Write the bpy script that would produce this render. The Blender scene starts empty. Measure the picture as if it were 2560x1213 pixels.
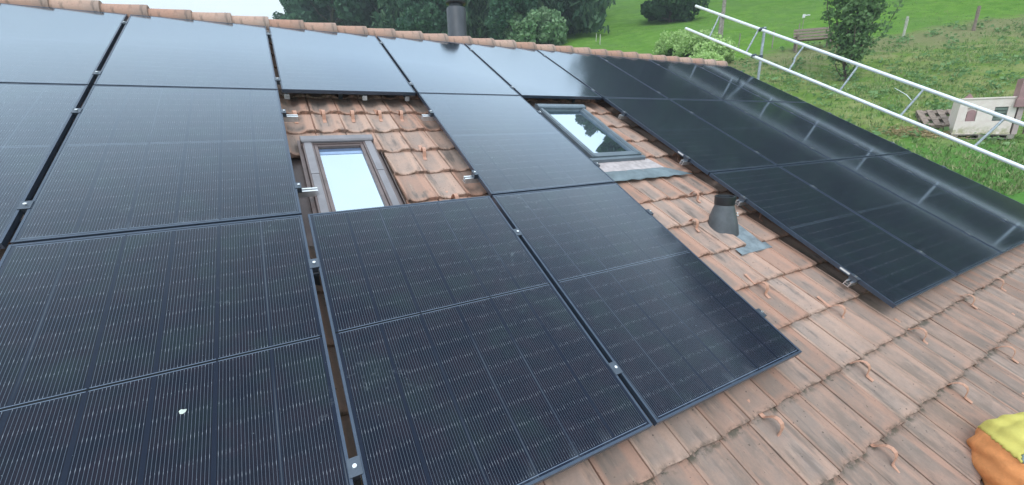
import bpy, math, random
import numpy as np
from mathutils import Matrix, Vector

# ------------------------------------------------------------------ camera, sky, sun, exposure
C = bpy.context.scene.collection
S = bpy.context.scene
PITCH = math.radians(27)
CAM = np.array([1.09242, -5.55019, -1.10689])
cd = bpy.data.cameras.new('camera')
cam = bpy.data.objects.new('camera', cd)
C.objects.link(cam)
cd.sensor_width = 36
cd.lens = 1020.16 / 2560 * 36
cd.clip_start = .05
cd.clip_end = 2000
RW = Matrix(((0.874898, 0.145134, -0.462049), (-0.483962, 0.225995, -0.845403), (-0.018276, 0.963256, 0.267962)))
cam.matrix_world = Matrix.Translation(CAM.tolist()) @ RW.to_4x4()
S.camera = cam

w = bpy.data.worlds.new('World')
S.world = w
w.use_nodes = True
nt = w.node_tree
nt.nodes.clear()
def WN(t): return nt.nodes.new(t)
out = WN('ShaderNodeOutputWorld')
sky = WN('ShaderNodeTexSky')
sky.sky_type = 'NISHITA'
sky.sun_disc = False
SUN_EL, SUN_AZ = math.radians(52), math.radians(215)
sky.sun_elevation = SUN_EL
sky.sun_rotation = SUN_AZ
bg1 = WN('ShaderNodeBackground'); bg1.inputs[1].default_value = .1
nt.links.new(sky.outputs[0], bg1.inputs[0])
tc = WN('ShaderNodeTexCoord')
mp = WN('ShaderNodeMapping'); mp.inputs['Scale'].default_value = (1, 1, 2.2)
nt.links.new(tc.outputs['Generated'], mp.inputs[0])
nz = WN('ShaderNodeTexNoise'); nz.inputs['Scale'].default_value = 1.7; nz.inputs['Detail'].default_value = 5
nt.links.new(mp.outputs[0], nz.inputs['Vector'])
rp = WN('ShaderNodeValToRGB')
rp.color_ramp.elements[0].position = .3; rp.color_ramp.elements[0].color = (.66, .80, .94, 1)
rp.color_ramp.elements[1].position = .7; rp.color_ramp.elements[1].color = (.90, 1.0, 1.04, 1)
nt.links.new(nz.outputs[0], rp.inputs[0])
bg2 = WN('ShaderNodeBackground')
sx = WN('ShaderNodeSeparateXYZ'); nt.links.new(tc.outputs['Generated'], sx.inputs[0])
mr = WN('ShaderNodeMapRange'); mr.inputs[1].default_value = 0; mr.inputs[2].default_value = .7; mr.inputs[3].default_value = .80; mr.inputs[4].default_value = 1.55   # overcast: brighter higher up
nt.links.new(sx.outputs[2], mr.inputs[0])
dt = WN('ShaderNodeVectorMath'); dt.operation = 'DOT_PRODUCT'; nt.links.new(tc.outputs['Generated'], dt.inputs[0])
dt.inputs[1].default_value = (math.sin(.85) * math.cos(.72), math.cos(.85) * math.cos(.72), math.sin(.72))     # thinner, brighter cloud over the hill
m1 = WN('ShaderNodeMath'); m1.operation = 'MAXIMUM'; m1.inputs[1].default_value = 0; nt.links.new(dt.outputs['Value'], m1.inputs[0])
m2 = WN('ShaderNodeMath'); m2.operation = 'POWER'; m2.inputs[1].default_value = 7; nt.links.new(m1.outputs[0], m2.inputs[0])
m3 = WN('ShaderNodeMath'); m3.operation = 'MULTIPLY_ADD'; m3.inputs[1].default_value = .45; m3.inputs[2].default_value = 1; nt.links.new(m2.outputs[0], m3.inputs[0])
m4 = WN('ShaderNodeMath'); m4.operation = 'MULTIPLY'; nt.links.new(mr.outputs[0], m4.inputs[0]); nt.links.new(m3.outputs[0], m4.inputs[1])
nt.links.new(m4.outputs[0], bg2.inputs[1])
nt.links.new(rp.outputs[0], bg2.inputs[0])
mx = WN('ShaderNodeMixShader'); mx.inputs[0].default_value = .86
nt.links.new(bg1.outputs[0], mx.inputs[1]); nt.links.new(bg2.outputs[0], mx.inputs[2])
nt.links.new(mx.outputs[0], out.inputs[0])

sl = bpy.data.lights.new('sun', 'SUN'); sl.energy = 1.1; sl.angle = math.radians(25); sl.color = (1, .96, .93)
so = bpy.data.objects.new('sun', sl); C.objects.link(so)
sd = Vector((math.sin(SUN_AZ) * math.cos(SUN_EL), math.cos(SUN_AZ) * math.cos(SUN_EL), math.sin(SUN_EL)))
so.rotation_euler = sd.to_track_quat('Z', 'Y').to_euler()
S.view_settings.view_transform = 'Standard'
S.view_settings.look = 'None'
S.view_settings.gamma = 1
S.view_settings.exposure = 0.48
S.render.resolution_x = 1024; S.render.resolution_y = 485
try:
    S.cycles.max_bounces = 6
    S.cycles.diffuse_bounces = 3
    S.cycles.glossy_bounces = 3
    S.cycles.transparent_max_bounces = 6
except Exception: pass

# ------------------------------------------------------------------ helpers
sn, cs = math.sin(PITCH), math.cos(PITCH)
def R2W(u, v, n): return (u, v * cs - n * sn, v * sn + n * cs)

class MB:
    """collects shapes, then links them as ONE mesh object"""
    def __init__(s): s.v = []; s.f = []; s.uv = []
    def add(s, vs, fs):
        o = len(s.v); s.v += [tuple(p) for p in vs]; s.f += [tuple(i + o for i in f) for f in fs]
    def box(s, a, b, rot=None, loc=(0, 0, 0)):
        x0, y0, z0 = a; x1, y1, z1 = b
        vs = [(x0, y0, z0), (x1, y0, z0), (x1, y1, z0), (x0, y1, z0), (x0, y0, z1), (x1, y0, z1), (x1, y1, z1), (x0, y1, z1)]
        if rot is not None: vs = [tuple(rot @ Vector(p) + Vector(loc)) for p in vs]
        s.add(vs, [(0, 3, 2, 1), (4, 5, 6, 7), (0, 1, 5, 4), (1, 2, 6, 5), (2, 3, 7, 6), (3, 0, 4, 7)])
    def tube(s, pts, rad, seg=10, cap=True):
        pts = [Vector(p) for p in pts]
        if not hasattr(rad, '__len__'): rad = [rad] * len(pts)
        rings = []
        for i, p in enumerate(pts):
            d = (pts[min(i + 1, len(pts) - 1)] - pts[max(i - 1, 0)]).normalized()
            a = Vector((0, 0, 1)) if abs(d.z) < .9 else Vector((1, 0, 0))
            x = d.cross(a).normalized(); y = d.cross(x)
            rings.append([p + (x * math.cos(t) + y * math.sin(t)) * rad[i] for t in [2 * math.pi * k / seg for k in range(seg)]])
        vs = [q for r in rings for q in r]; fs = []
        for i in range(len(pts) - 1):
            for k in range(seg):
                a, b = i * seg + k, i * seg + (k + 1) % seg
                fs.append((a, b, b + seg, a + seg))
        if cap: fs += [tuple(reversed(range(seg))), tuple(range((len(pts) - 1) * seg, len(pts) * seg))]
        s.add(vs, fs)
    def lathe(s, prof, seg=32, c=(0, 0, 0), sx=1, sy=1):
        vs = []; fs = []
        for r, z in prof:
            for k in range(seg):
                t = 2 * math.pi * k / seg; vs.append((c[0] + r * math.cos(t) * sx, c[1] + r * math.sin(t) * sy, c[2] + z))
        for i in range(len(prof) - 1):
            for k in range(seg):
                a, b = i * seg + k, i * seg + (k + 1) % seg
                fs.append((a, b, b + seg, a + seg))
        s.add(vs, fs)
    def prism(s, poly, a, b, axis=1):
        """polygon in the plane perpendicular to axis, extruded from a to b"""
        n = len(poly)
        def P(p, t):
            return (t, p[0], p[1]) if axis == 0 else ((p[0], t, p[1]) if axis == 1 else (p[0], p[1], t))
        vs = [P(p, a) for p in poly] + [P(p, b) for p in poly]
        fs = [tuple(range(n)), tuple(reversed(range(n, 2 * n)))] + [(i, i + n, (i + 1) % n + n, (i + 1) % n) for i in range(n)]
        s.add(vs, fs)
    def build(s, name, m, parent=None, smooth=False, bevel=0):
        me = bpy.data.meshes.new(name); me.from_pydata(s.v, [], s.f); me.materials.append(m)
        o = bpy.data.objects.new(name, me); C.objects.link(o)
        if parent is not None: o.parent = parent
        if smooth: sm(me, smooth)
        fixn(me)
        if bevel:
            bv = o.modifiers.new('bevel', 'BEVEL'); bv.width = bevel; bv.segments = 2; bv.limit_method = 'ANGLE'; bv.angle_limit = math.radians(40)
        return o
def sm(me, ang=True):
    me.polygons.foreach_set('use_smooth', [True] * len(me.polygons))
    if ang is not True:
        try: me.set_sharp_from_angle(angle=math.radians(ang))
        except Exception: pass
def fixn(me):
    import bmesh
    if len(me.polygons) > 20000: return
    bm = bmesh.new(); bm.from_mesh(me); bmesh.ops.recalc_face_normals(bm, faces=bm.faces); bm.to_mesh(me); bm.free()
def tag(o, label=None, cat=None, group=None, kind=None):
    if label: o['label'] = label
    if cat: o['category'] = cat
    if group: o['group'] = group
    if kind: o['kind'] = kind
    return o
def empty(name, loc=(0, 0, 0), rot=(0, 0, 0)):
    o = bpy.data.objects.new(name, None); C.objects.link(o); o.location = loc; o.rotation_euler = rot; o.empty_display_size = .1
    return o
def roofempty(name, u, v, n=0): return empty(name, R2W(u, v, n), (PITCH, 0, 0))
def children(o): return [x for x in bpy.data.objects if x.parent == o]
def copy_tree(o, parent=None):
    c = o.copy(); C.objects.link(c)
    if parent is not None: c.parent = parent
    for ch in children(o): copy_tree(ch, c)
    return c
def fastmesh(name, V, F, m, parent=None, col=None, mats=None):
    """V (n,3); F (m,k) same-size faces"""
    V = np.asarray(V, np.float32); F = np.asarray(F, np.int32)
    me = bpy.data.meshes.new(name)
    me.vertices.add(len(V)); me.vertices.foreach_set('co', V.ravel())
    k = F.shape[1]
    me.loops.add(F.size); me.loops.foreach_set('vertex_index', F.ravel())
    me.polygons.add(len(F)); me.polygons.foreach_set('loop_start', np.arange(0, F.size, k, dtype=np.int32))
    try: me.polygons.foreach_set('loop_total', np.full(len(F), k, np.int32))
    except Exception: pass
    me.update(calc_edges=True); me.validate()
    if col is not None:
        a = me.attributes.new('rnd', 'FLOAT', 'FACE'); a.data.foreach_set('value', np.asarray(col, np.float32))
    me.materials.append(m)
    o = bpy.data.objects.new(name, me); C.objects.link(o)
    if parent is not None: o.parent = parent
    return o

# ------------------------------------------------------------------ node material helper
class NM:
    def __init__(s, name):
        s.m = bpy.data.materials.new(name); s.m.use_nodes = True; s.t = s.m.node_tree
        s.b = s.t.nodes['Principled BSDF']; s.o = s.t.nodes['Material Output']
    def n(s, t, **k):
        x = s.t.nodes.new(t)
        for a, b in k.items(): setattr(x, a, b)
        return x
    def l(s, a, b): s.t.links.new(a, b)
    def math(s, op, a, b=None, c=None, clamp=False):
        x = s.n('ShaderNodeMath', operation=op); x.use_clamp = clamp
        for i, q in enumerate((a, b, c)):
            if q is None: continue
            if isinstance(q, (int, float)): x.inputs[i].default_value = q
            else: s.l(q, x.inputs[i])
        return x.outputs[0]
    def obj(s): return s.n('ShaderNodeTexCoord').outputs['Object']
    def sep(s, v):
        x = s.n('ShaderNodeSeparateXYZ'); s.l(v, x.inputs[0]); return x.outputs
    def noise(s, v, scale, detail=3, rough=.5, sc=None, dist=0):
        if sc:
            m = s.n('ShaderNodeMapping'); m.inputs['Scale'].default_value = sc; s.l(v, m.inputs[0]); v = m.outputs[0]
        x = s.n('ShaderNodeTexNoise'); x.inputs['Scale'].default_value = scale; x.inputs['Detail'].default_value = detail
        x.inputs['Roughness'].default_value = rough; x.inputs['Distortion'].default_value = dist
        s.l(v, x.inputs['Vector']); return x.outputs[0]
    def mix(s, f, a, b):
        x = s.n('ShaderNodeMix', data_type='RGBA')
        for i, q in ((0, f), (6, a), (7, b)):
            if isinstance(q, (int, float)): x.inputs[i].default_value = q
            elif isinstance(q, tuple): x.inputs[i].default_value = (*q[:3], 1)
            else: s.l(q, x.inputs[i])
        return x.outputs[2]
    def ss(s, x, a, b):
        m = s.n('ShaderNodeMapRange', interpolation_type='SMOOTHSTEP'); m.clamp = True
        s.l(x, m.inputs[0]); m.inputs[1].default_value = a; m.inputs[2].default_value = b
        return m.outputs[0]
    def bump(s, h, st=.3, d=.01):
        x = s.n('ShaderNodeBump'); x.inputs['Strength'].default_value = st; x.inputs['Distance'].default_value = d
        s.l(h, x.inputs['Height']); s.l(x.outputs[0], s.b.inputs['Normal'])
    def set(s, **k):
        for a, q in k.items():
            i = s.b.inputs[a.replace('_', ' ')]
            if isinstance(q, (int, float)): i.default_value = q
            elif isinstance(q, tuple): i.default_value = (*q[:3], 1)
            else: s.l(q, i)
        return s
def simple(name, col, rough=.6, metal=0, var=.15, scale=8, bump=.1, bd=.003, sc=None):
    k = NM(name); o = k.obj(); n = k.noise(o, scale, 5, .6, sc)
    d = tuple(c * (1 - var) for c in col); b = tuple(min(1, c * (1 + var)) for c in col)
    k.set(Base_Color=k.mix(k.ss(n, .3, .7), d, b), Roughness=rough, Metallic=metal)
    if bump: k.bump(k.noise(o, scale * 5, 4, .6, sc), bump, bd)
    return k.m

# panel glass with cells
PW, PH, LIP = 1.128, 1.712, .011
def cell_material():
    k = NM('solar_cells'); o = k.obj(); x, y, z = k.sep(o)
    M0 = .017; cw = (PW - 2 * M0) / 6
    xc = k.math('DIVIDE', k.math('SUBTRACT', x, M0), cw)
    fx = k.math('FRACT', xc)
    g = k.math('MULTIPLY', k.math('SUBTRACT', fx, .035), 16 / .93)
    inx = k.math('MULTIPLY', k.math('MULTIPLY', k.math('GREATER_THAN', fx, .036), k.math('LESS_THAN', fx, .964)),
                 k.math('MULTIPLY', k.math('GREATER_THAN', xc, 0), k.math('LESS_THAN', xc, 6)))
    line = k.math('LESS_THAN', k.math('ABSOLUTE', k.math('SUBTRACT', k.math('FRACT', g), .5)), .048)
    # y: 0 .. -PH
    ya = k.math('MULTIPLY', y, -1)
    mid = PH / 2
    dm = k.math('ABSOLUTE', k.math('SUBTRACT', ya, mid))          # distance from middle strip
    rh = (mid - .026 - .009) / 9
    yc = k.math('DIVIDE', k.math('SUBTRACT', dm, .009), rh)
    iny = k.math('MULTIPLY', k.math('GREATER_THAN', yc, 0), k.math('LESS_THAN', yc, 9))
    fy = k.math('FRACT', yc)
    glint = k.math('SUBTRACT', 1, k.ss(k.math('ABSOLUTE', k.math('SUBTRACT', fy, .5)), .34, .20))
    glint = k.ss(k.math('ABSOLUTE', k.math('SUBTRACT', fy, .5)), .36, .48)
    nz = k.noise(o, 60, 2, .5, (1.3, 1, 1))
    glint = k.math('MULTIPLY', glint, k.ss(nz, .38, .62))
    ln = k.math('MULTIPLY', k.math('MULTIPLY', line, inx), iny)
    big = k.noise(o, 3.5, 3, .6)
    hue = k.noise(o, 9, 3, .6)
    cell = k.mix(k.ss(hue, .35, .65), (.0035, .005, .013), (.009, .007, .015))
    cell = k.mix(k.ss(big, .45, .75), cell, (.008, .015, .018))
    gapc = (.009, .013, .027)
    base = k.mix(k.math('MULTIPLY', inx, iny), gapc, cell)
    lc = k.mix(glint, (.12, .145, .19), (.38, .42, .49))  # glint of the bent ribbons put into the line colour
    base = k.mix(k.math('MULTIPLY', ln, .85), base, lc)
    # cross ribbons beside the middle strip and at both ends
    rib = k.math('LESS_THAN', k.math('ABSOLUTE', k.math('SUBTRACT', dm, .0062)), .0012)
    rib2 = k.math('LESS_THAN', k.math('ABSOLUTE', k.math('SUBTRACT', dm, mid - .020)), .0012)
    brk = k.math('GREATER_THAN', k.math('ABSOLUTE', k.math('SUBTRACT', k.math('FRACT', k.math('DIVIDE', xc, 2)), .0)), .02)
    inx2 = k.math('MULTIPLY', k.math('GREATER_THAN', xc, 0.02), k.math('LESS_THAN', xc, 5.98))
    rr = k.math('MULTIPLY', k.math('MULTIPLY', k.math('MAXIMUM', rib, rib2), brk), inx2)
    base = k.mix(k.math('MULTIPLY', rr, .7), base, (.22, .27, .35))
    ds = k.math('LESS_THAN', dm, .0035)
    base = k.mix(ds, base, (.002, .003, .005))
    # dust: smudges, a film along the lower edge; pale lines down the cell gaps are painted reflections
    oi = k.n('ShaderNodeObjectInfo').outputs['Random']
    cmb = k.n('ShaderNodeCombineXYZ'); k.l(oi, cmb.inputs[2])
    sc_ = k.n('ShaderNodeVectorMath', operation='SCALE'); k.l(cmb.outputs[0], sc_.inputs[0]); sc_.inputs[3].default_value = 37
    ad = k.n('ShaderNodeVectorMath', operation='ADD'); k.l(o, ad.inputs[0]); k.l(sc_.outputs[0], ad.inputs[1])
    v = ad.outputs[0]
    sm1 = k.math('MULTIPLY', k.ss(k.noise(v, 1.6, 2, .5), .60, .72), k.ss(k.noise(v, 22, 5, .7), .56, .68))
    spk = k.math('MULTIPLY', k.ss(k.noise(v, 130, 1, .5), .78, .82), .2)
    low = k.math('MULTIPLY', k.ss(ya, PH - .10, PH - .01), k.ss(k.noise(v, 14, 4, .7, (1, .3, 1)), .45, .75))
    run = k.math('LESS_THAN', k.math('ABSOLUTE', k.math('SUBTRACT', k.math('FRACT', k.math('ADD', xc, .5)), .5)), .012)
    run = k.math('MULTIPLY', run, k.ss(k.noise(v, 3.2, 2, .5, (1, .22, 1)), .52, .62))
    dust_refl = k.math('MAXIMUM', k.math('MAXIMUM', k.math('MULTIPLY', sm1, .10), spk), k.math('MAXIMUM', k.math('MULTIPLY', low, .06), k.math('MULTIPLY', run, .10)))
    film = k.math('MULTIPLY', k.ss(k.noise(v, 2.3, 4, .6), .3, .8), .008)
    dust_refl = k.math('ADD', dust_refl, film, clamp=True)
    base = k.mix(dust_refl, base, (.55, .62, .68))
    k.set(Base_Color=base, Roughness=.7); k.b.inputs['Specular IOR Level'].default_value = .0
    # anti-reflective glass: hardly any mirror image head on, a strong one at grazing angles
    gl = k.n('ShaderNodeBsdfGlossy'); gl.inputs['Color'].default_value = (.80, .90, 1.0, 1)
    k.l(k.math('ADD', .115, k.math('MULTIPLY', dust_refl, .3)), gl.inputs['Roughness'])
    lw = k.n('ShaderNodeLayerWeight'); lw.inputs[0].default_value = .5
    fr = k.math('ADD', .014, k.math('MULTIPLY', k.math('POWER', lw.outputs['Facing'], 4.0), 1.85)); fr = k.math('MINIMUM', fr, .46)
    ms = k.n('ShaderNodeMixShader'); k.l(fr, ms.inputs[0]); k.l(k.b.outputs[0], ms.inputs[1]); k.l(gl.outputs[0], ms.inputs[2]); k.l(ms.outputs[0], k.o.inputs[0])
    return k.m
M = {}
M['cell'] = cell_material()
def mk(name, **kw):
    k = NM(name); o = k.obj(); n = k.noise(o, kw.get('scale', 30), 4, .6)
    c = kw['col']; k.set(Base_Color=k.mix(n, tuple(a * .75 for a in c), tuple(a * 1.25 for a in c)), Metallic=kw.get('metal', 0),
                         Roughness=k.math('ADD', kw.get('rough', .4) - .06, k.math('MULTIPLY', n, .12)))
    return k.m
M['frame'] = mk('black_anodised_aluminium', col=(.060, .082, .120), metal=.4, rough=.32)
M['back'] = mk('black_backsheet', col=(.02, .02, .022), rough=.6)
M['alu'] = mk('bright_aluminium', col=(.72, .73, .75), metal=.85, rough=.35)
M['steel'] = mk('stainless_bolt', col=(.8, .8, .8), metal=.9, rough=.25)
M['blackmetal'] = mk('black_clamp', col=(.09, .11, .14), metal=.6, rough=.35)
M['sticker'] = mk('white_sticker', col=(.75, .75, .75), rough=.5)
M['copper'] = mk('weathered_copper', col=(.56, .31, .22), metal=.15, rough=.5)
M['galv'] = simple('galvanised_steel', (.62, .66, .69), .42, .55, .2, 12, .05)
M['galvrung'] = simple('dull_zinc_rungs', (.42, .46, .49), .5, .5, .25, 25, .05)
M['whitetube'] = simple('aluminium_tube', (.80, .83, .85), .4, .25, .06, 10, .02)
M['lead'] = simple('lead_sheet', (.17, .215, .24), .5, .2, .25, 6, .3, .01)
M['leadpale'] = simple('lichen_covered_lead', (.46, .41, .41), .8, 0, .2, 14, .3, .006)
M['brownmetal'] = simple('brown_coated_metal', (.165, .125, .120), .42, .35, .2, 5, .05)
M['taupe'] = simple('weathered_cover_metal', (.25, .235, .25), .42, .35, .12, 6, .04)
M['greymetal'] = simple('grey_coated_metal', (.16, .20, .235), .4, .35, .12, 6, .04)
M['ventgrey'] = simple('grey_zinc_cone', (.11, .12, .13), .45, .35, .25, 7, .06)
M['ventblack'] = simple('black_plastic_collar', (.022, .026, .032), .4, 0, .2, 10, .02)
M['flue'] = simple('dark_flue_pipe', (.07, .078, .09), .5, .2, .2, 5, .03, sc=(1, 1, .2))
M['wood'] = simple('weathered_wood', (.25, .19, .155), .85, 0, .35, 12, .5, .01, (1, 1, 6))
M['woodgrey'] = simple('grey_wood', (.30, .27, .23), .85, 0, .3, 10, .5, .01)
M['postpale'] = simple('pale_split_wood', (.46, .46, .38), .85, 0, .3, 14, .5, .01)
M['plaster'] = simple('house_render', (.62, .58, .5), .9, 0, .1, 2, .2)

# ------------------------------------------------------------------ terrain
FA = math.radians(28.6)
F2 = np.array([math.sin(FA), math.cos(FA)]); L2 = np.array([math.cos(FA), -math.sin(FA)])
def sstep(x, a, b):
    t = np.clip((x - a) / (b - a), 0, 1); return t * t * (3 - 2 * t)
def T(x, y):
    x = np.asarray(x, float); y = np.asarray(y, float)
    rx = x - CAM[0]; ry = y - CAM[1]
    D = rx * F2[0] + ry * F2[1]; L = rx * L2[0] + ry * L2[1]
    h = CAM[2] - 5.9 + .32 * D + .12 * L
    q = L / np.maximum(D, 5)
    h = h + (.62 + .28 * sstep(q, .7, 1.5)) * np.clip(np.hypot(rx, ry) - 62, 0, 66) * sstep(q, .28, .40) * (D > 12)
    h = h + .14 * np.sin(x * .55 + .3 * y) * np.sin(y * .48 - .2 * x + 1) + .05 * np.sin(x * 1.7 + 1) * np.sin(y * 1.5)
    return h
def meadow():
    g = []
    a = np.concatenate([np.linspace(-90, -10, 40), np.linspace(-9.5, 45, 200), np.linspace(46, 260, 110)])
    b = np.concatenate([np.linspace(-70, -12, 30), np.linspace(-11.5, 45, 200), np.linspace(46, 260, 110)])
    X, Y = np.meshgrid(a, b, indexing='ij'); Z = T(X, Y)
    V = np.stack([X, Y, Z], -1).reshape(-1, 3)
    i, j = np.meshgrid(np.arange(len(a) - 1), np.arange(len(b) - 1), indexing='ij'); q = (i * len(b) + j).ravel()
    F = np.stack([q, q + len(b), q + len(b) + 1, q + 1], 1)
    k = NM('meadow_grass'); o = k.obj(); x, y, z = k.sep(o)
    n1 = k.noise(o, .22, 5, .6); n2 = k.noise(o, 1.1, 6, .65, dist=.6); n3 = k.noise(o, 7, 4, .7)
    # mown bright slope above the fence, rough mixed grass below it
    D = k.math('ADD', k.math('MULTIPLY', k.math('SUBTRACT', x, float(CAM[0])), float(F2[0])), k.math('MULTIPLY', k.math('SUBTRACT', y, float(CAM[1])), float(F2[1])))
    Dn = k.math('ADD', D, k.math('MULTIPLY', k.math('SUBTRACT', n2, .5), 5))
    up = k.ss(Dn, 23.5, 26)
    near = k.ss(Dn, 13.5, 10.5)
    rough = k.mix(k.ss(n2, .35, .66), (.135, .235, .042), (.29, .31, .12))
    rough = k.mix(k.ss(n1, .52, .68), rough, (.13, .25, .045))
    bright = k.mix(k.ss(n2, .3, .75), (.10, .235, .026), (.185, .34, .050)); bright = k.mix(k.math('MULTIPLY', k.ss(n1, .45, .65), .5), bright, (.13, .24, .06))
    nearc = k.mix(k.ss(n2, .35, .65), (.085, .22, .04), (.12, .27, .06))
    col = k.mix(up, rough, bright)
    col = k.mix(near, col, nearc)
    band = k.math('MULTIPLY', k.ss(Dn, 20.5, 22.5), k.ss(Dn, 26, 24))
    col = k.mix(k.math('MULTIPLY', band, .75), col, (.24, .23, .12))
    col = k.mix(k.math('MULTIPLY', k.ss(n3, .45, .75), .28), col, (.050, .12, .028))
    k.set(Base_Color=col, Roughness=.95); k.b.inputs['Specular IOR Level'].default_value = .1
    k.bump(k.math('ADD', n3, k.math('MULTIPLY', n2, 1.5)), .8, .15)
    o = fastmesh('meadow', V, F, k.m); o.data.polygons.foreach_set('use_smooth', [True] * len(o.data.polygons))
    tag(o, kind='structure')
meadow()

# ------------------------------------------------------------------ the house: roof, ridge, skylights, vent, chimney
def clay(name, ridge=False):
    k = NM(name); tcn = k.n('ShaderNodeTexCoord'); o = tcn.outputs['Object']; uv = tcn.outputs['UV']
    a = k.n('ShaderNodeAttribute', attribute_name='rnd').outputs['Fac']
    if ridge: a = k.n('ShaderNodeObjectInfo').outputs['Random']
    ux, uy, _ = k.sep(uv)
    x, y, z = k.sep(o)
    st = k.noise(o, 9, 5, .6, (2.6, .35, 1)); st2 = k.noise(o, 26, 5, .7, (2.2, .30, 1)); bl = k.noise(o, 4, 5, .65); fine = k.noise(o, 90, 4, .7)
    warm = k.mix(a, (.445, .25, .182), (.535, .365, .290))
    grey = k.mix(a, (.265, .208, .178), (.365, .29, .255))
    if ridge:
        trough = k.math('MULTIPLY', k.ss(uy, .55, 1.0), .45)
        trough = k.math('ADD', trough, k.math('MULTIPLY', k.ss(bl, .5, .7), .3), clamp=True)
    else:
        trough = k.math('MULTIPLY', k.ss(ux, .05, .16), k.ss(ux, .76, .64))
        trough = k.math('MULTIPLY', trough, k.ss(uy, .02, .16))
        trough = k.math('ADD', k.math('MULTIPLY', trough, k.math('ADD', .35, k.math('MULTIPLY', k.ss(bl, .35, .65), .6))), k.math('MULTIPLY', k.ss(st, .5, .72), .35), clamp=True)
    col = k.mix(trough, warm, grey)
    # cream streaks and dark weathering running down the slope
    col = k.mix(k.math('MULTIPLY', k.ss(st2, .58, .72), .35), col, (.62, .50, .38))
    dk = k.math('MULTIPLY', k.ss(st, .50, .68), k.ss(bl, .40, .58))
    col = k.mix(k.math('MULTIPLY', dk, .62), col, (.105, .092, .085))
    # darker courses low on the roof, with dirtier patches
    lowr = k.math('MULTIPLY', k.ss(y, -4.9, -5.5), k.ss(k.noise(o, 6, 5, .7, (1.6, .6, 1)), .40, .66))
    if not ridge:
        col = k.mix(k.math('MULTIPLY', k.ss(y, -4.3, -5.4), .30), col, (.23, .175, .145))
        col = k.mix(k.math('MULTIPLY', lowr, .72), col, (.185, .150, .128))
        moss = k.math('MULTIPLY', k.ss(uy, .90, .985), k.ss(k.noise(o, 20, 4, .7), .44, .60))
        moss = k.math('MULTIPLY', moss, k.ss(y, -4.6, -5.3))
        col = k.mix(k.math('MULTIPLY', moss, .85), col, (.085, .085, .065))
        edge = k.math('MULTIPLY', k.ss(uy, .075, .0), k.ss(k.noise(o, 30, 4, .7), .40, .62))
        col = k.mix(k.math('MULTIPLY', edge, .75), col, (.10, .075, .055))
    spots = k.ss(k.noise(o, 55, 1, .5), .735, .76)
    col = k.mix(k.math('MULTIPLY', spots, .7), col, (.05, .045, .04))
    col = k.mix(k.math('MULTIPLY', k.ss(fine, .35, .75), .22), col, (.22, .15, .12))
    k.set(Base_Color=col, Roughness=.88); k.b.inputs['Specular IOR Level'].default_value = .25
    k.bump(k.math('ADD', fine, bl), .25, .003)
    return k.m
M['clay'] = clay('clay_tiles'); M['ridgeclay'] = clay('clay_ridge_tiles', True)

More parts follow.
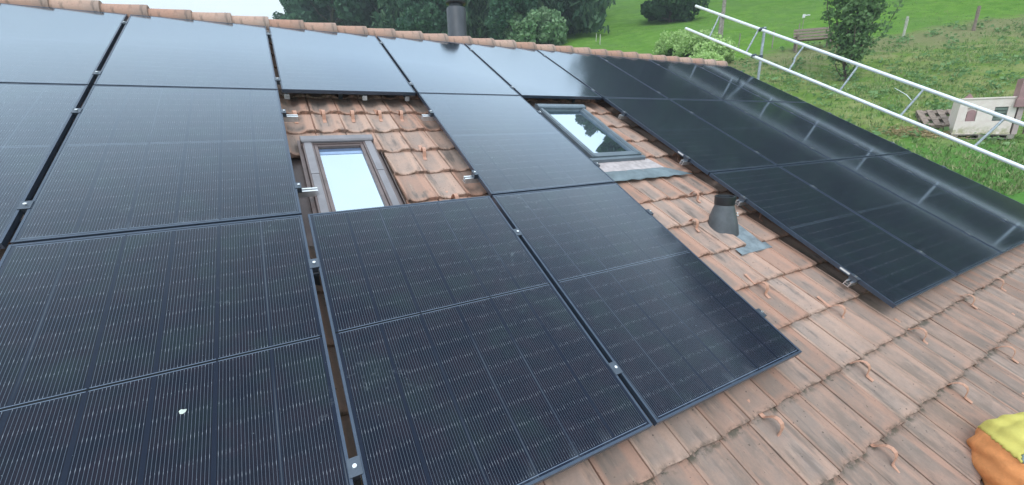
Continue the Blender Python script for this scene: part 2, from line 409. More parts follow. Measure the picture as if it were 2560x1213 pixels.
house = roofempty('tiled_house', 0, 0, 0)
tag(house, 'house with a terracotta tiled roof carrying the black solar panels', 'house')
TU, TV, V0, U0 = .222, .345, -1.81, 1.357
NT = -.150                                     # crest height of the tiles
def prof(t):
    """height across one tile, t 0..1 : lip, trough, raised flat rim"""
    pts = [(0, -.004), (.02, .002), (.07, .0), (.14, -.012), (.24, -.023), (.36, -.029), (.48, -.028), (.58, -.019), (.66, -.007), (.71, 0), (.80, .0015), (.955, .001), (.975, -.004), (.985, -.016), (1.0, -.016)]
    return np.interp(t, [p[0] for p in pts], [p[1] for p in pts])
def tiles():
    rng = np.random.default_rng(4)
    tt = np.array([0, .02, .05, .09, .14, .19, .24, .30, .36, .42, .48, .53, .58, .62, .66, .71, .80, .88, .955, .975, .985, 1.0])
    # along the slope: s=0 lower (front) edge, s=1 upper
    ss_ = np.array([0, .012, .035, .10, .35, .7, 1.0, 1.12])
    nx, ns = len(tt), len(ss_)
    Vs, Fs, UVs, cols = [], [], [], []
    base = 0
    for r in range(-5, 14):
        v_low = V0 - TV * r
        for c in range(-13, 36):
            u0 = U0 + TU * c
            uc, vc = u0 + TU / 2, v_low + TV / 2
            if 1.16 < uc < 1.78 and -3.62 < vc < -2.40 + .05: continue
            if 3.50 < uc < 4.24 and -3.19 < vc < -1.75: continue
            if 4.24 <= uc < 4.34 and -3.19 < vc < -3.0: continue
            if u0 + TU > 9.36: continue
            if r == 7 and c == 13: continue
            j = rng.normal(0, 1, 6); rnd = rng.random()
            du, dv, dn, rot = j[0] * .0016, j[1] * .003, j[2] * .0018, j[3] * .004
            T_, S_ = np.meshgrid(tt, ss_, indexing='ij')
            lowfac = 1.0 if v_low > -5.0 else .62
            H = prof(T_) * lowfac
            # the front end flattens and dips at the nose
            nose = np.exp(-S_ / .02)
            N = NT + H * (1 - .62 * sstep(S_, .35, 1.0)) + .030 - .030 * S_ - .004 * nose + dn
            scal = .010 * np.exp(-((T_ - .42) / .22) ** 2)      # scalloped front edge
            Vv = v_low + S_ * TV + dv + np.where(S_ < .2, scal * (1 - S_ / .2), 0) + rot * (T_ - .5)
            U = u0 + T_ * TU * .992 + du
            top = np.stack([U, Vv, N], -1)
            nf = top[:, 0].copy(); nf[:, 2] = NT - .016 + prof(tt) * .25; nf[:, 1] += .004
            grid = np.concatenate([nf[:, None], top], 1)          # (nx, ns+1, 3)
            n2 = ns + 1
            sv = np.concatenate([[0], ss_])
            UU = np.repeat(tt[:, None], n2, 1); SS = np.repeat(np.minimum(sv, 1)[None], nx, 0)
            vs = grid.reshape(-1, 3)
            # side skirts so the raw tile sides show
            lo = grid[:, 1:].copy()
            Ls = lo[0].copy(); Ls[:, 2] -= .020; Rs = lo[-1].copy(); Rs[:, 2] -= .020
            i, k = np.meshgrid(np.arange(nx - 1), np.arange(n2 - 1), indexing='ij'); q = (i * n2 + k).ravel()
            f = np.stack([q, q + n2, q + n2 + 1, q + 1], 1)
            nv = len(vs)
            kk = np.arange(ns - 1)
            f2 = np.stack([1 + kk, 2 + kk, nv + kk + 1, nv + kk], 1)
            e = (nx - 1) * n2
            f3 = np.stack([e + 1 + kk, nv + ns + kk, nv + ns + kk + 1, e + 2 + kk], 1)
            vs = np.concatenate([vs, Ls, Rs]); uvv = np.concatenate([np.stack([UU, SS], -1).reshape(-1, 2), np.stack([np.zeros(ns), ss_], -1), np.stack([np.ones(ns), ss_], -1)])
            f = np.concatenate([f, f2, f3])
            Vs.append(vs); Fs.append(f + base); UVs.append(uvv); cols.append(np.full(len(f), rnd)); base += len(vs)
    V = np.concatenate(Vs); F = np.concatenate(Fs); UV = np.concatenate(UVs); cols = np.concatenate(cols)
    o = fastmesh('roof_tiles', V, F, M['clay'], house, cols)
    uvl = o.data.uv_layers.new(name='UVMap')
    idx = np.empty(len(o.data.loops), np.int32); o.data.loops.foreach_get('vertex_index', idx)
    uvl.data.foreach_set('uv', UV[idx].astype(np.float32).ravel())
    sm(o.data, 38)
    return o
rt = tiles()
b = MB(); b.box((-1.9, -7.0, -.30), (9.33, .18, -.205)); b.build('roof_deck', M['wood'], house)
# rear roof slope, walls
b = MB()
ph2 = 2 * PITCH
p0 = np.array([.20, -.13]); d2 = np.array([math.cos(-ph2), math.sin(-ph2)])
p1 = p0 + d2 * 7.0; nn = np.array([math.sin(ph2), math.cos(ph2)]) * .1
b.add([(-1.9, *p0), (9.33, *p0), (9.33, *p1), (-1.9, *p1), (-1.9, *(p0 - nn)), (9.33, *(p0 - nn)), (9.33, *(p1 - nn)), (-1.9, *(p1 - nn))],
      [(0, 1, 2, 3), (7, 6, 5, 4), (0, 4, 5, 1), (1, 5, 6, 2), (2, 6, 7, 3), (3, 7, 4, 0)])
b.build('rear_roof', M['ridgeclay'], house)
def r_inv(x, y, z): return (x, y * cs + z * sn, -y * sn + z * cs)
b = MB()
pent = [(-5.6, -7.5), (-5.6, -3.1), (.16, -.32), (5.9, -3.1), (5.9, -7.5)]
n = len(pent)
b.add([r_inv(-1.7, *p) for p in pent] + [r_inv(9.1, *p) for p in pent], [tuple(range(n)), tuple(reversed(range(n, 2 * n)))] + [(i, i + n, (i + 1) % n + n, (i + 1) % n) for i in range(n) if i not in (1, 2)])
b.build('wall', M['plaster'], house)
# gable verge board
b = MB(); b.box((9.34, -7.0, -.33), (9.375, .2, -.12)); b.build('verge_board', M['wood'], house)

# ridge caps: half round, overlapping
def ridge_cap():
    b = MB(); seg = 14; L = .40
    vs = []; fs = []
    prof_ = [(0, .090), (.06, .093), (.16, .098), (.28, .105), (.36, .111), (.390, .112), (.398, .110), (L, .106)]
    for x, r in prof_:
        for k in range(seg + 1):
            t = math.pi * (-.06 + 1.12 * k / seg); vs.append((x, -r * math.cos(t) * 1.02, r * math.sin(t) - .002))
    w_ = seg + 1
    for i in range(len(prof_) - 1):
        for k in range(seg): a = i * w_ + k; fs.append((a, a + 1, a + 1 + w_, a + w_))
    e = (len(prof_) - 1) * w_; base = len(vs)
    for k in range(w_):
        p = vs[e + k]; vs.append((p[0], p[1] * .84, p[2] * .84))
    for k in range(seg): fs.append((e + k, e + k + 1, base + k + 1, base + k))
    b.add(vs, fs)
    o = b.build('ridge_tile', M['ridgeclay'], house, smooth=40)
    me = o.data; uvl = me.uv_layers.new(name='UVMap')
    for lp in me.loops: uvl.data[lp.index].uv = (.5, me.vertices[lp.vertex_index].co.x / L)
    return o
rc = ridge_cap()
rnd = random.Random(3)
for i in range(-6, 26):
    o = rc if i == -6 else rc.copy()
    if i > -6: C.objects.link(o)
    o.parent = house
    sag = .012 * math.sin(i * .7)
    o.location = (.085 + .348 * i + rnd.uniform(-.006, .006), .185 + rnd.uniform(-.004, .004), -.058 + rnd.uniform(-.003, .003))
    o.rotation_euler = (-PITCH * 0 + rnd.uniform(-.03, .03), -.018 + rnd.uniform(-.01, .01), rnd.uniform(-.012, .012))
# mortar / ridge roll under the caps
k = MB()
rng = random.Random(8); vs = []; N = 260
for i in range(N + 1):
    u = -1.9 + 11.0 * i / N; j = rng.uniform(-.006, .006)
    vs += [(u, .058 + j, -.13), (u, .066 + j, -.062 + rng.uniform(-.008, .006)), (u, .15, -.03), (u, .30, -.10)]
fs = [(i * 4 + q, i * 4 + q + 4, i * 4 + q + 5, i * 4 + q + 1) for i in range(N) for q in range(3)]
k.add(vs, fs); k.build('ridge_mortar', simple('grey_mortar', (.33, .29, .27), .95, 0, .25, 20, .5), house)

# skylights
def pane_material():
    k = NM('coated_window_glass'); o = k.obj()
    k.set(Base_Color=k.mix(k.noise(o, 2, 3), (.52, .60, .68), (.57, .65, .72)), Metallic=1.0, Roughness=.015)
    return k.m
M['pane'] = pane_material()
def skylight(u0, u1, v0, v1, n, fm, cm, border, gap):
    """u0..u1 across, v1(low)..v0(high), top of frame at n"""
    b = MB(); w = border
    b.box((u0, v1, n - .07), (u0 + w, v0, n)); b.box((u1 - w, v1, n - .07), (u1, v0, n))
    b.box((u0 + w, v0 - w, n - .07), (u1 - w, v0, n - .003)); b.box((u0 + w, v1, n - .07), (u1 - w, v1 + w * 1.1, n - .003))
    fr = b.build('skylight', fm, house, bevel=.004)
    b = MB(); i = w + .002                       # inner sash
    s = gap
    b.box((u0 + i, v1 + w * 1.1 + .002, n - .06), (u0 + i + s, v0 - i, n - .008)); b.box((u1 - i - s, v1 + w * 1.1 + .002, n - .06), (u1 - i, v0 - i, n - .008))
    b.box((u0 + i + s, v0 - i - s, n - .06), (u1 - i - s, v0 - i, n - .010)); b.box((u0 + i + s, v1 + w * 1.1 + .002, n - .06), (u1 - i - s, v1 + w * 1.1 + s, n - .010))
    b.build('sash', cm[1], fr, bevel=.003)
    b = MB(); b.box((u0 + i + s, v1 + w * 1.1 + s, n - .035), (u1 - i - s, v0 - i - s, n - .026)); b.build('pane', M['pane'], fr)
    # cover strips lying on the frame sides, in two lengths
    vm = v0 - .42 * (v0 - v1)
    for a, c in ((u0 + .010, u0 + w - .012), (u1 - w + .012, u1 - .010)):
        b = MB(); b.box((a, vm + .003, n + .0005), (c, v0 - .064, n + .007)); b.box((a + .002, v1 + .012, n + .0005), (c - .002, vm, n + .005)); b.build('cover_strip', cm[0], fr, bevel=.002)
    b = MB()                                     # hood
    b.prism([(v0 + .015, n - .05), (v0 + .012, n + .018), (v0 - .01, n + .030), (v0 - .052, n + .024), (v0 - .062, n + .012), (v0 - .062, n - .002), (v0 - .02, n + .001)], u0 - .006, u1 + .006, 0)
    b.build('hood', cm[0], fr, bevel=.003)
    for a, c in ((u0 - .009, u0 - .0065), (u1 + .0065, u1 + .009)):
        b = MB(); b.box((a, v0 - .066, n - .06), (c, v0 + .02, n + .022)); b.build('hood_end', cm[2], fr)
    return fr
s1 = skylight(1.232, 1.724, -2.395, -3.56, -.07, M['brownmetal'], (M['taupe'], M['brownmetal'], M['brownmetal']), .072, .024)
b = MB()                                         # brown flashing gutters round it
b.box((1.13, -3.62, -.200), (1.205, -2.33, -.190)); b.box((1.205, -3.62, -.2), (1.229, -2.33, -.115)); b.box((1.727, -3.62, -.2), (1.742, -2.33, -.105))
b.box((1.742, -3.62, -.200), (1.80, -2.33, -.188)); b.box((1.18, -2.38, -.2), (1.80, -2.28, -.175)); b.box((1.762, -3.62, -.188), (1.768, -2.38, -.150))
b.box((1.775, -3.62, -.187), (1.779, -2.38, -.135))
b.build('flashing', M['brownmetal'], s1)
for a, c, m_ in ((-2.515, -2.555, 'strip_dark'), (-2.5555, -2.592, 'strip_pale')):  # dark and pale blue strips laid over the top of the pane
    b = MB(); b.box((1.331, c, -.0955), (1.625, a, -.0935)); b.build('pane_strip', mk(m_, col=(.05, .085, .16) if m_ == 'strip_dark' else (.24, .34, .52), rough=.25), s1)
s2 = skylight(3.615, 4.248, -1.775, -2.87, -.07, M['greymetal'], (M['greymetal'], M['greymetal'], M['greymetal']), .058, .014)
b = MB()
b.box((3.54, -2.88, -.2), (3.585, -1.7, -.19)); b.box((3.585, -2.88, -.2), (3.611, -1.7, -.11)); b.box((4.252, -2.88, -.2), (4.268, -1.7, -.11)); b.box((4.268, -2.88, -.2), (4.36, -1.7, -.192))
b.box((3.56, -1.74, -.2), (4.30, -1.66, -.165)); b.box((3.585, -2.915, -.16), (4.27, -2.873, -.085)); b.box((4.285, -3.0, -.19), (4.289, -1.74, -.150))
b.build('flashing', M['greymetal'], s2)
# lead apron: a pale lichen-covered sheet and a bluish skirt dressed over the course below
def apron(name, m, ua, ub, va, vb, na, nb, ubr=None, wav=.004, seed=1):
    rg = np.random.default_rng(seed); nu, nv = 60, 8
    us = np.linspace(0, 1, nu); vs_ = np.linspace(0, 1, nv); vs = []
    ph = rg.uniform(0, 6, 4)
    for q in vs_:
        for p in us:
            ue = ub + ((ubr or ub) - ub) * q
            u = ua + (ue - ua) * p; v = va + (vb - va) * q + .006 * math.sin(p * 40 + ph[0]) * q
            nn_ = na + (nb - na) * q + wav * (math.sin(p * 23 + ph[1]) * .6 + math.sin(p * 57 + q * 3 + ph[2]) * .4)
            vs.append((u, v, nn_))
    fs = [(j * nu + i, j * nu + i + 1, (j + 1) * nu + i + 1, (j + 1) * nu + i) for j in range(nv - 1) for i in range(nu - 1)]
    b = MB(); b.add(vs, fs); o = b.build(name, m, s2, smooth=True)
    sl_ = o.modifiers.new('solid', 'SOLIDIFY'); sl_.thickness = .004
    return o
apron('apron', M['leadpale'], 3.50, 4.33, -2.90, -3.10, -.118, -.112, 4.40, .002, 1)
apron('apron_skirt', M['lead'], 3.47, 4.39, -3.085, -3.225, -.108, -.118, 4.66, .0025, 2)

# vent cone: plumb, on a zinc base plate
vn = MB(); vnE = (4.265, -3.965, -.17)
Rp = Matrix.Rotation(-PITCH, 3, 'X')
def plumb(mb, origin):
    mb.v = [tuple(Rp @ Vector(p) + Vector(origin)) for p in mb.v]; return mb
vn.lathe([(.150, -.12), (.146, -.09), (.132, -.01), (.122, .04), (.108, .09), (.092, .145), (.078, .19), (.073, .215)], 40)
vt = plumb(vn, vnE).build('vent_pipe', M['ventgrey'], house, smooth=50)
c_ = MB(); c_.lathe([(.076, .205), (.079, .21), (.080, .262), (.082, .268), (.082, .276), (.066, .276), (.064, .268), (.063, .20)], 40)
plumb(c_, vnE).build('collar', M['ventblack'], vt, smooth=40)
bp = MB(); bp.box((4.236, -4.285, -.150), (4.475, -3.80, -.146)); bp.box((4.10, -4.292, -.1455), (4.50, -4.2255, -.1425)); bp.box((4.10, -4.298, -.156), (4.50, -4.2925, -.139)); bp.build('base_plate', simple('dull_zinc_plate', (.27, .32, .35), .45, .4, .25, 14, .05), vt, bevel=.002)
bb = MB(); bb.tube([Rp @ Vector((.095, -.055, .13)) + Vector(vnE), Rp @ Vector((.105, -.06, .13)) + Vector(vnE)], .007, 8); bb.tube([Rp @ Vector((.100, -.058, .11)) + Vector(vnE), Rp @ Vector((.110, -.064, .11)) + Vector(vnE)], .006, 8)
bb.build('rivet', M['steel'], vt)

# chimney flue beyond the ridge
ch = MB(); ch.lathe([(.150, -1.3), (.150, .62), (.140, .635), (.10, .64)], 40)
chO = r_inv(3.79, 1.05, .08)
flue = plumb(ch, chO).build('chimney', M['flue'], house, smooth=40)
cw_ = MB(); cw_.lathe([(.112, .64), (.112, .68), (.150, .69), (.158, .70), (.158, .715), (.125, .735), (.118, .76), (.150, .775), (.160, .79), (.155, .80), (.11, .83), (.10, .88), (.16, .895), (.15, .93), (.03, .97), (.001, .972)], 40)
plumb(cw_, chO).build('cowl', M['ventblack'], flue, smooth=40)

# snow hooks
def hook_mesh():
    w_ = .0135; t = .0030
    path = [(.155, -.004), (.118, -.002), (.112, .004), (.104, .030), (.090, .052), (.072, .061), (.052, .058), (.038, .044), (.030, .022), (.024, .002), (.018, -.003), (-.016, -.005)]
    pts = [Vector((0, a, n)) for a, n in path]; vs = []; fs = []
    for i, p in enumerate(pts):
        d = (pts[min(i + 1, len(pts) - 1)] - pts[max(i - 1, 0)]).normalized(); nn_ = Vector((1, 0, 0)).cross(d).normalized()
        for sx in (-1, 1):
            for sn_ in (-1, 1): vs.append(tuple(p + Vector((sx * w_, 0, 0)) + nn_ * t * .5 * sn_))
    for i in range(len(pts) - 1):
        a = i * 4; c = a + 4
        fs += [(a, c, c + 1, a + 1), (a + 2, a + 3, c + 3, c + 2), (a, a + 2, c + 2, c), (a + 1, c + 1, c + 3, a + 3)]
    fs += [(0, 1, 3, 2), (len(vs) - 4, len(vs) - 2, len(vs) - 1, len(vs) - 3)]
    b = MB(); b.add(vs, fs); b.box((-.014, .150, -.0045), (.014, .215, -.0015))
    return b.build('snow_hook', M['copper'], house)
hk = hook_mesh(); first = True
HK = [(1.235, -1.95), (1.449, -1.94), (1.679, -1.935), (1.914, -1.93), (2.103, -1.93), (2.102, -2.617), (2.132, -3.30), (4.357, -3.61), (3.944, -3.965), (3.906, -4.678), (4.33, -5.02),
      (3.016, -5.385), (3.938, -5.37), (4.78, -5.37), (5.752, -5.345), (6.49, -5.349), (4.449, -5.71), (5.315, -5.72), (3.481, -5.72), (4.86, -3.29), (4.80, -3.98), (4.86, -4.67), (4.78, -2.94), (6.1, -5.72), (5.0, -6.06)]
rnd = random.Random(5)
for (u, v) in HK:
    o = hk if first else hk.copy()
    if not first: C.objects.link(o)
    first = False; o.parent = house
    r_ = round((v - .12 - V0) / -TV); frac = ((u - U0) / TU) % 1
    o.location = (u, v, NT + .012 + float(prof(frac)) * .8 + .010)
    o.rotation_euler = (rnd.uniform(-.05, .05), 0, rnd.uniform(-.10, .06)); s = rnd.uniform(.92, 1.06); o.scale = (1, 1, s)

# ------------------------------------------------------------------ solar panels
def make_panel():
    root = roofempty('solar_panel', 0, 0, 0)
    b = MB(); t = LIP; h = .032
    b.box((0, -PH, -h), (t, 0, 0)); b.box((PW - t, -PH, -h), (PW, 0, 0)); b.box((t, -t, -h), (PW - t, 0, -.0003)); b.box((t, -PH, -h), (PW - t, -PH + t, -.0003))
    b.box((t, -.035, -h), (PW - t, -t, -h + .0018)); b.box((t, -PH + t, -h), (PW - t, -PH + .035, -h + .0018))
    b.build('frame', M['frame'], root, bevel=.0012)
    b = MB(); b.box((t, -PH + t, -.0055), (PW - t, -t, -.0016)); b.build('glass', M['cell'], root)
    b = MB(); b.box((t, -PH + t, -.0085), (PW - t, -t, -.0058)); b.build('backsheet', M['back'], root)
    return root
proto = make_panel()
cols = [-1.154, 0, 1.154, 2.314, 3.460, 4.622, 5.774, 6.924, 8.078]     # left grid line of each column
cols_end = cols[1:] + [9.226]
rows = [-1.665 + 1.7185, -1.665 - .0095, -3.394 - .008]
LAY = []
pos3 = ['top row', 'middle row', 'bottom row']
labs = {
 (0, 0): 'top row solar panel at the left photo edge, pale with sky reflection', (0, 1): 'top row solar panel with thin vertical streaks, second from left',
 (0, 2): 'top row solar panel directly above the brown skylight opening', (0, 3): 'top row solar panel mirroring the dark flue pipe at its upper edge',
 (0, 4): 'top row solar panel just left of the light to dark change', (0, 5): 'top row solar panel half bright half dark above the grey skylight',
 (0, 6): 'dark top row solar panel, third from the right gable end', (0, 7): 'dark top row solar panel, second from the gable end',
 (0, 8): 'last top row solar panel at the gable beside the white tube rail',
 (1, 0): 'middle row solar panel cut off by the left photo edge', (1, 1): 'large middle row solar panel left of the brown skylight opening',
 (1, 3): 'lone middle row solar panel between the two skylight openings', (1, 5): 'middle row solar panel whose free edge borders the grey skylight opening',
 (1, 6): 'dark middle row solar panel, third from the gable end', (1, 7): 'dark middle row solar panel, second from the gable end',
 (1, 8): 'middle row solar panel at the gable edge with the blurred rail reflection',
 (2, 1): 'nearest bottom row solar panel with a white bird dropping', (2, 2): 'bottom row solar panel directly below the brown skylight',
 (2, 3): 'bottom row solar panel left of the vent cone, corner over bare tiles', (2, 5): 'bottom row solar panel right of the vent cone with overhanging corner',
 (2, 6): 'bottom row solar panel, third from the gable end', (2, 7): 'bottom row solar panel, second from the gable end', (2, 8): 'bottom row solar panel in the lower gable corner of the array'}
order = [(r, c) for r in range(3) for c in range(9) if (r, c) in labs]
PAN = {}
for i, (r, c) in enumerate(order):
    o = proto if i == 0 else copy_tree(proto)
    mid = (cols[c] + cols_end[c]) / 2
    o.location = R2W(mid - PW / 2, rows[r], 0)
    tag(o, labs[(r, c)], 'solar panel', 'black solar panels laid in three rows on the roof')
    PAN[(r, c)] = o
# clamps: parts of the panel they hold down
def clamp(parent, u, v, end=False, gap=.026, side=1):
    """u,v in the panel's own frame"""
    b = MB()
    if not end:
        b.box((u - gap / 2 - .009, v - .032, .0008), (u + gap / 2 + .009, v + .032, .0038)); b.box((u - gap / 2 + .001, v - .03, -.034), (u + gap / 2 - .001, v + .03, .0006))
        bu = u
    else:
        b.box((u - .009 * side, v - .030, .0008), (u + .026 * side, v + .030, .0040)); b.box((u + .002 * side, v - .028, -.034), (u + .026 * side, v + .028, .0006))
        bu = u + .013 * side
    c = b.build('clamp', M['blackmetal'], parent, bevel=.0008)
    b = MB(); b.tube([(bu, v, .004), (bu, v, .011)], .0075, 10); b.build('bolt', M['steel'], c)
    return c
RV = [(-.22, -1.45), (-2.085, -3.11), (-3.81, -4.83)]
for (r, c) in order:
    p = PAN[(r, c)]; mid = (cols[c] + cols_end[c]) / 2; u0 = mid - PW / 2
    for v in RV[r]:
        lv = v - rows[r]
        if (r, c + 1) in labs: clamp(p, PW + .013 if c not in (1,) or r != 2 else PW + .013, lv)
        else: clamp(p, PW, lv, True, side=1)
        if (r, c - 1) not in labs and c > 0: clamp(p, 0, lv, True, side=-1)
# white stickers on free frame sides
for r, v in ((1, -3.0), (2, -4.745)):
    p = PAN[(r, 5)]; b = MB(); lv = v - rows[r]; b.box((-.0012, lv - .045, -.020), (-.0002, lv + .03, -.006)); b.build('sticker', M['sticker'], p)

# mounting rails
def rail(u0, u1, v, label, bra=()):
    o = roofempty('mounting_rail', u0, v, -.0325); L = u1 - u0
    b = MB()
    b.box((0, -.020, -.042), (L, -.014, -.001)); b.box((0, .014, -.042), (L, .020, -.001)); b.box((0, -.014, -.042), (L, .014, -.037))
    b.box((0, -.014, -.006), (L, -.006, -.001)); b.box((0, .006, -.006), (L, .014, -.001)); b.box((0, -.014, -.025), (L, .014, -.022))
    b.build('rail_profile', M['alu'], o)
    n_ = 0
    x = .35
    while x < L:
        b = MB(); b.box((x - .018, -.026, -.125), (x + .018, -.0205, -.02)); b.box((x - .018, -.0205, -.128), (x + .018, .10, -.122)); b.build('roof_bracket', M['blackmetal'], o); x += .9
    for q in bra:
        b = MB(); b.box((q - u0 - .012, -.205, -.05), (q - u0 + .012, -.0265, -.044)); b.box((q - u0 - .02, -.212, -.052), (q - u0 + .02, -.2055, -.012)); b.build('bracket_end', M['galvrung'], o)
    tag(o, label, 'rail', 'aluminium rails under the solar panels')
rail(-1.4, 9.22, RV[0][0], 'aluminium mounting rail under the top panel row near the ridge')
rail(-1.4, 9.22, RV[0][1], 'aluminium mounting rail under the lower half of the top panel row', (1.20, 1.83, 2.22))
rail(-1.4, 1.245, RV[1][0], 'aluminium rail end poking into the brown skylight opening, upper left')
rail(-1.4, 1.255, RV[1][1], 'aluminium rail end beside the brown skylight frame, lower left')
rail(2.235, 3.50, RV[1][0], 'aluminium rail end poking into the brown skylight opening, upper right')
rail(2.235, 3.50, RV[1][1], 'aluminium rail end near the single tiles, lower right of brown skylight opening')
rail(4.575, 9.22, RV[1][0], 'aluminium rail end right of the grey skylight, upper one')
rail(4.570, 9.22, RV[1][1], 'aluminium rail end below the grey skylight, beside the lead apron')
rail(-1.0, 3.47, RV[2][0], 'aluminium rail under the upper half of the near bottom row')
rail(-1.0, 3.47, RV[2][1], 'aluminium rail under the lower half of the near bottom row')
rail(4.575, 9.22, RV[2][0], 'aluminium rail end beside the vent cone collar')
rail(4.575, 9.22, RV[2][1], 'aluminium rail end by the overhanging corner of the right block')
# bird dropping
bd = MB(); rg = random.Random(2); 
vs = [(0, 0, .003)]; 
for kx in range(14):
    t = 2 * math.pi * kx / 14; rr = .009 * (1 + rg.uniform(-.3, .35)); vs.append((rr * math.cos(t) * 1.2, rr * math.sin(t), 0))
bd.add(vs, [(0, i + 1, (i + 1) % 14 + 1) for i in range(14)])
bdo = bd.build('bird_dropping', mk('white_dropping', col=(.55, .60, .54), rough=.5), smooth=True)
bdo.location = R2W(.669, -4.44, .0005 - .0016); bdo.rotation_euler = (PITCH, 0, .3)
tag(bdo, 'small white bird dropping on the nearest bottom row panel', 'dropping')

# ------------------------------------------------------------------ scaffold guard: two white tubes and rungs
g = roofempty('scaffold_guard_rail', 9.7, 0, 0)
def tube(name, pts, r, m, par, seg=14):
    b = MB(); b.tube(pts, r, seg); return b.build(name, m, par, smooth=50)
up0, up1 = (.10, 2.0, .672), (.10, -6.2, .742); lo0, lo1 = (-.04, 1.89, .222), (-.04, -6.2, .312)
def lerp(a, b_, t): return tuple(a[i] + (b_[i] - a[i]) * t for i in range(3))
tube('tube', [up0, up1], .027, M['whitetube'], g); tube('tube', [lo0, lo1], .027, M['whitetube'], g)
for i in range(8):
    vl = 1.17 - .9965 * i; vu = vl + .11 - .02 * i
    a = lerp(lo0, lo1, (lo0[1] - vl) / (lo0[1] - lo1[1])); c = lerp(up0, up1, (up0[1] - vu) / (up0[1] - up1[1]))
    b = MB()
    if i == 2:
        m_ = lerp(a, c, .35); m2 = lerp(a, c, .5); b.tube([a, m_, (m2[0], m2[1] + .03, m2[2]), c], .017, 10)
    else: b.tube([a, lerp(a, c, .5), c], .0165, 10)
    b.build('rung', M['galvrung'], g, smooth=50)
tag(g, 'long white ladder-like guard rail of two tubes joined by grey rungs', 'guard rail')
wr = MB(); P = Vector(lerp((-.04, -2.81, .28), (.10, -2.74, .71), .62)); wr.tube([P + Vector((-.03, -.01, -.02)), P + Vector((-.02, .10, .02)), P + Vector((-.01, .30, .045))], [.004, .005, .003], 6); wr.build('wire_tie', M['whitetube'], g)
ps = empty('scaffold_post', R2W(9.92, .24, .74))
tube('post', [(0, 0, 0), (.0, -.0, -4.6)], .026, M['galvrung'], ps)
Pw = R2W(9.92, .24, .74)
def rel(u, v, n): q = R2W(u, v, n); return tuple(q[i] - Pw[i] for i in range(3))
for (u, v, n) in ((9.8, .21, .69), (9.66, -.02, .255)):
    q = Vector(rel(u, v, n)); c = Vector((0, 0, q.z)); b = MB(); d = (c - q)
    b.tube([q + d * .02 + Vector((0, .035, 0)), q + d * .02 - Vector((0, .035, 0))], .036, 10); b.tube([q, c], .018, 8); b.tube([c + Vector((0, 0, .03)), c - Vector((0, 0, .03))], .034, 10)
    b.build('coupler', M['blackmetal'], ps)
tag(ps, 'grey steel scaffold post clamped behind the white guard rail', 'post')

# ------------------------------------------------------------------ foliage
def leafmat(name, a, b_, c, sc=1.3):
    k = NM(name); o = k.obj(); at = k.n('ShaderNodeAttribute', attribute_name='rnd').outputs['Fac']
    n = k.noise(o, sc, 4, .6)
    col = k.mix(at, a, b_); col = k.mix(k.ss(n, .45, .7), col, c)
    oi = k.n('ShaderNodeObjectInfo').outputs['Random']; hs = k.n('ShaderNodeHueSaturation'); k.l(col, hs.inputs['Color']); k.l(k.math('ADD', .88, k.math('MULTIPLY', oi, .24)), hs.inputs['Value'])
    k.set(Base_Color=hs.outputs[0], Roughness=.8); k.b.inputs['Specular IOR Level'].default_value = .15
    tr = k.n('ShaderNodeBsdfTranslucent'); k.l(hs.outputs[0], tr.inputs[0]); ms = k.n('ShaderNodeMixShader'); ms.inputs[0].default_value = .25
    k.l(k.b.outputs[0], ms.inputs[1]); k.l(tr.outputs[0], ms.inputs[2]); k.l(ms.outputs[0], k.o.inputs[0])
    return k.m
M['spruce'] = leafmat('spruce_needles', (.025, .065, .040), (.12, .205, .105), (.06, .13, .08))
M['blueleaf'] = leafmat('cool_green_leaves', (.055, .135, .085), (.12, .22, .13), (.08, .17, .115), .6)
M['leaf'] = leafmat('mid_green_leaves', (.13, .25, .09), (.25, .38, .17), (.18, .31, .13))
M['paleleaf'] = leafmat('pale_green_leaves', (.36, .54, .17), (.52, .68, .30), (.44, .62, .24), 2.5)
M['bushleaf'] = leafmat('grey_green_leaves', (.14, .26, .12), (.30, .42, .24), (.20, .34, .17), 2)
M['darkleaf'] = leafmat('dark_green_leaves', (.02, .055, .024), (.08, .16, .065), (.05, .11, .045), 1.5)
M['bark'] = simple('bark', (.11, .085, .065), .95, 0, .3, 6, .6, .02, (1, 1, .3))

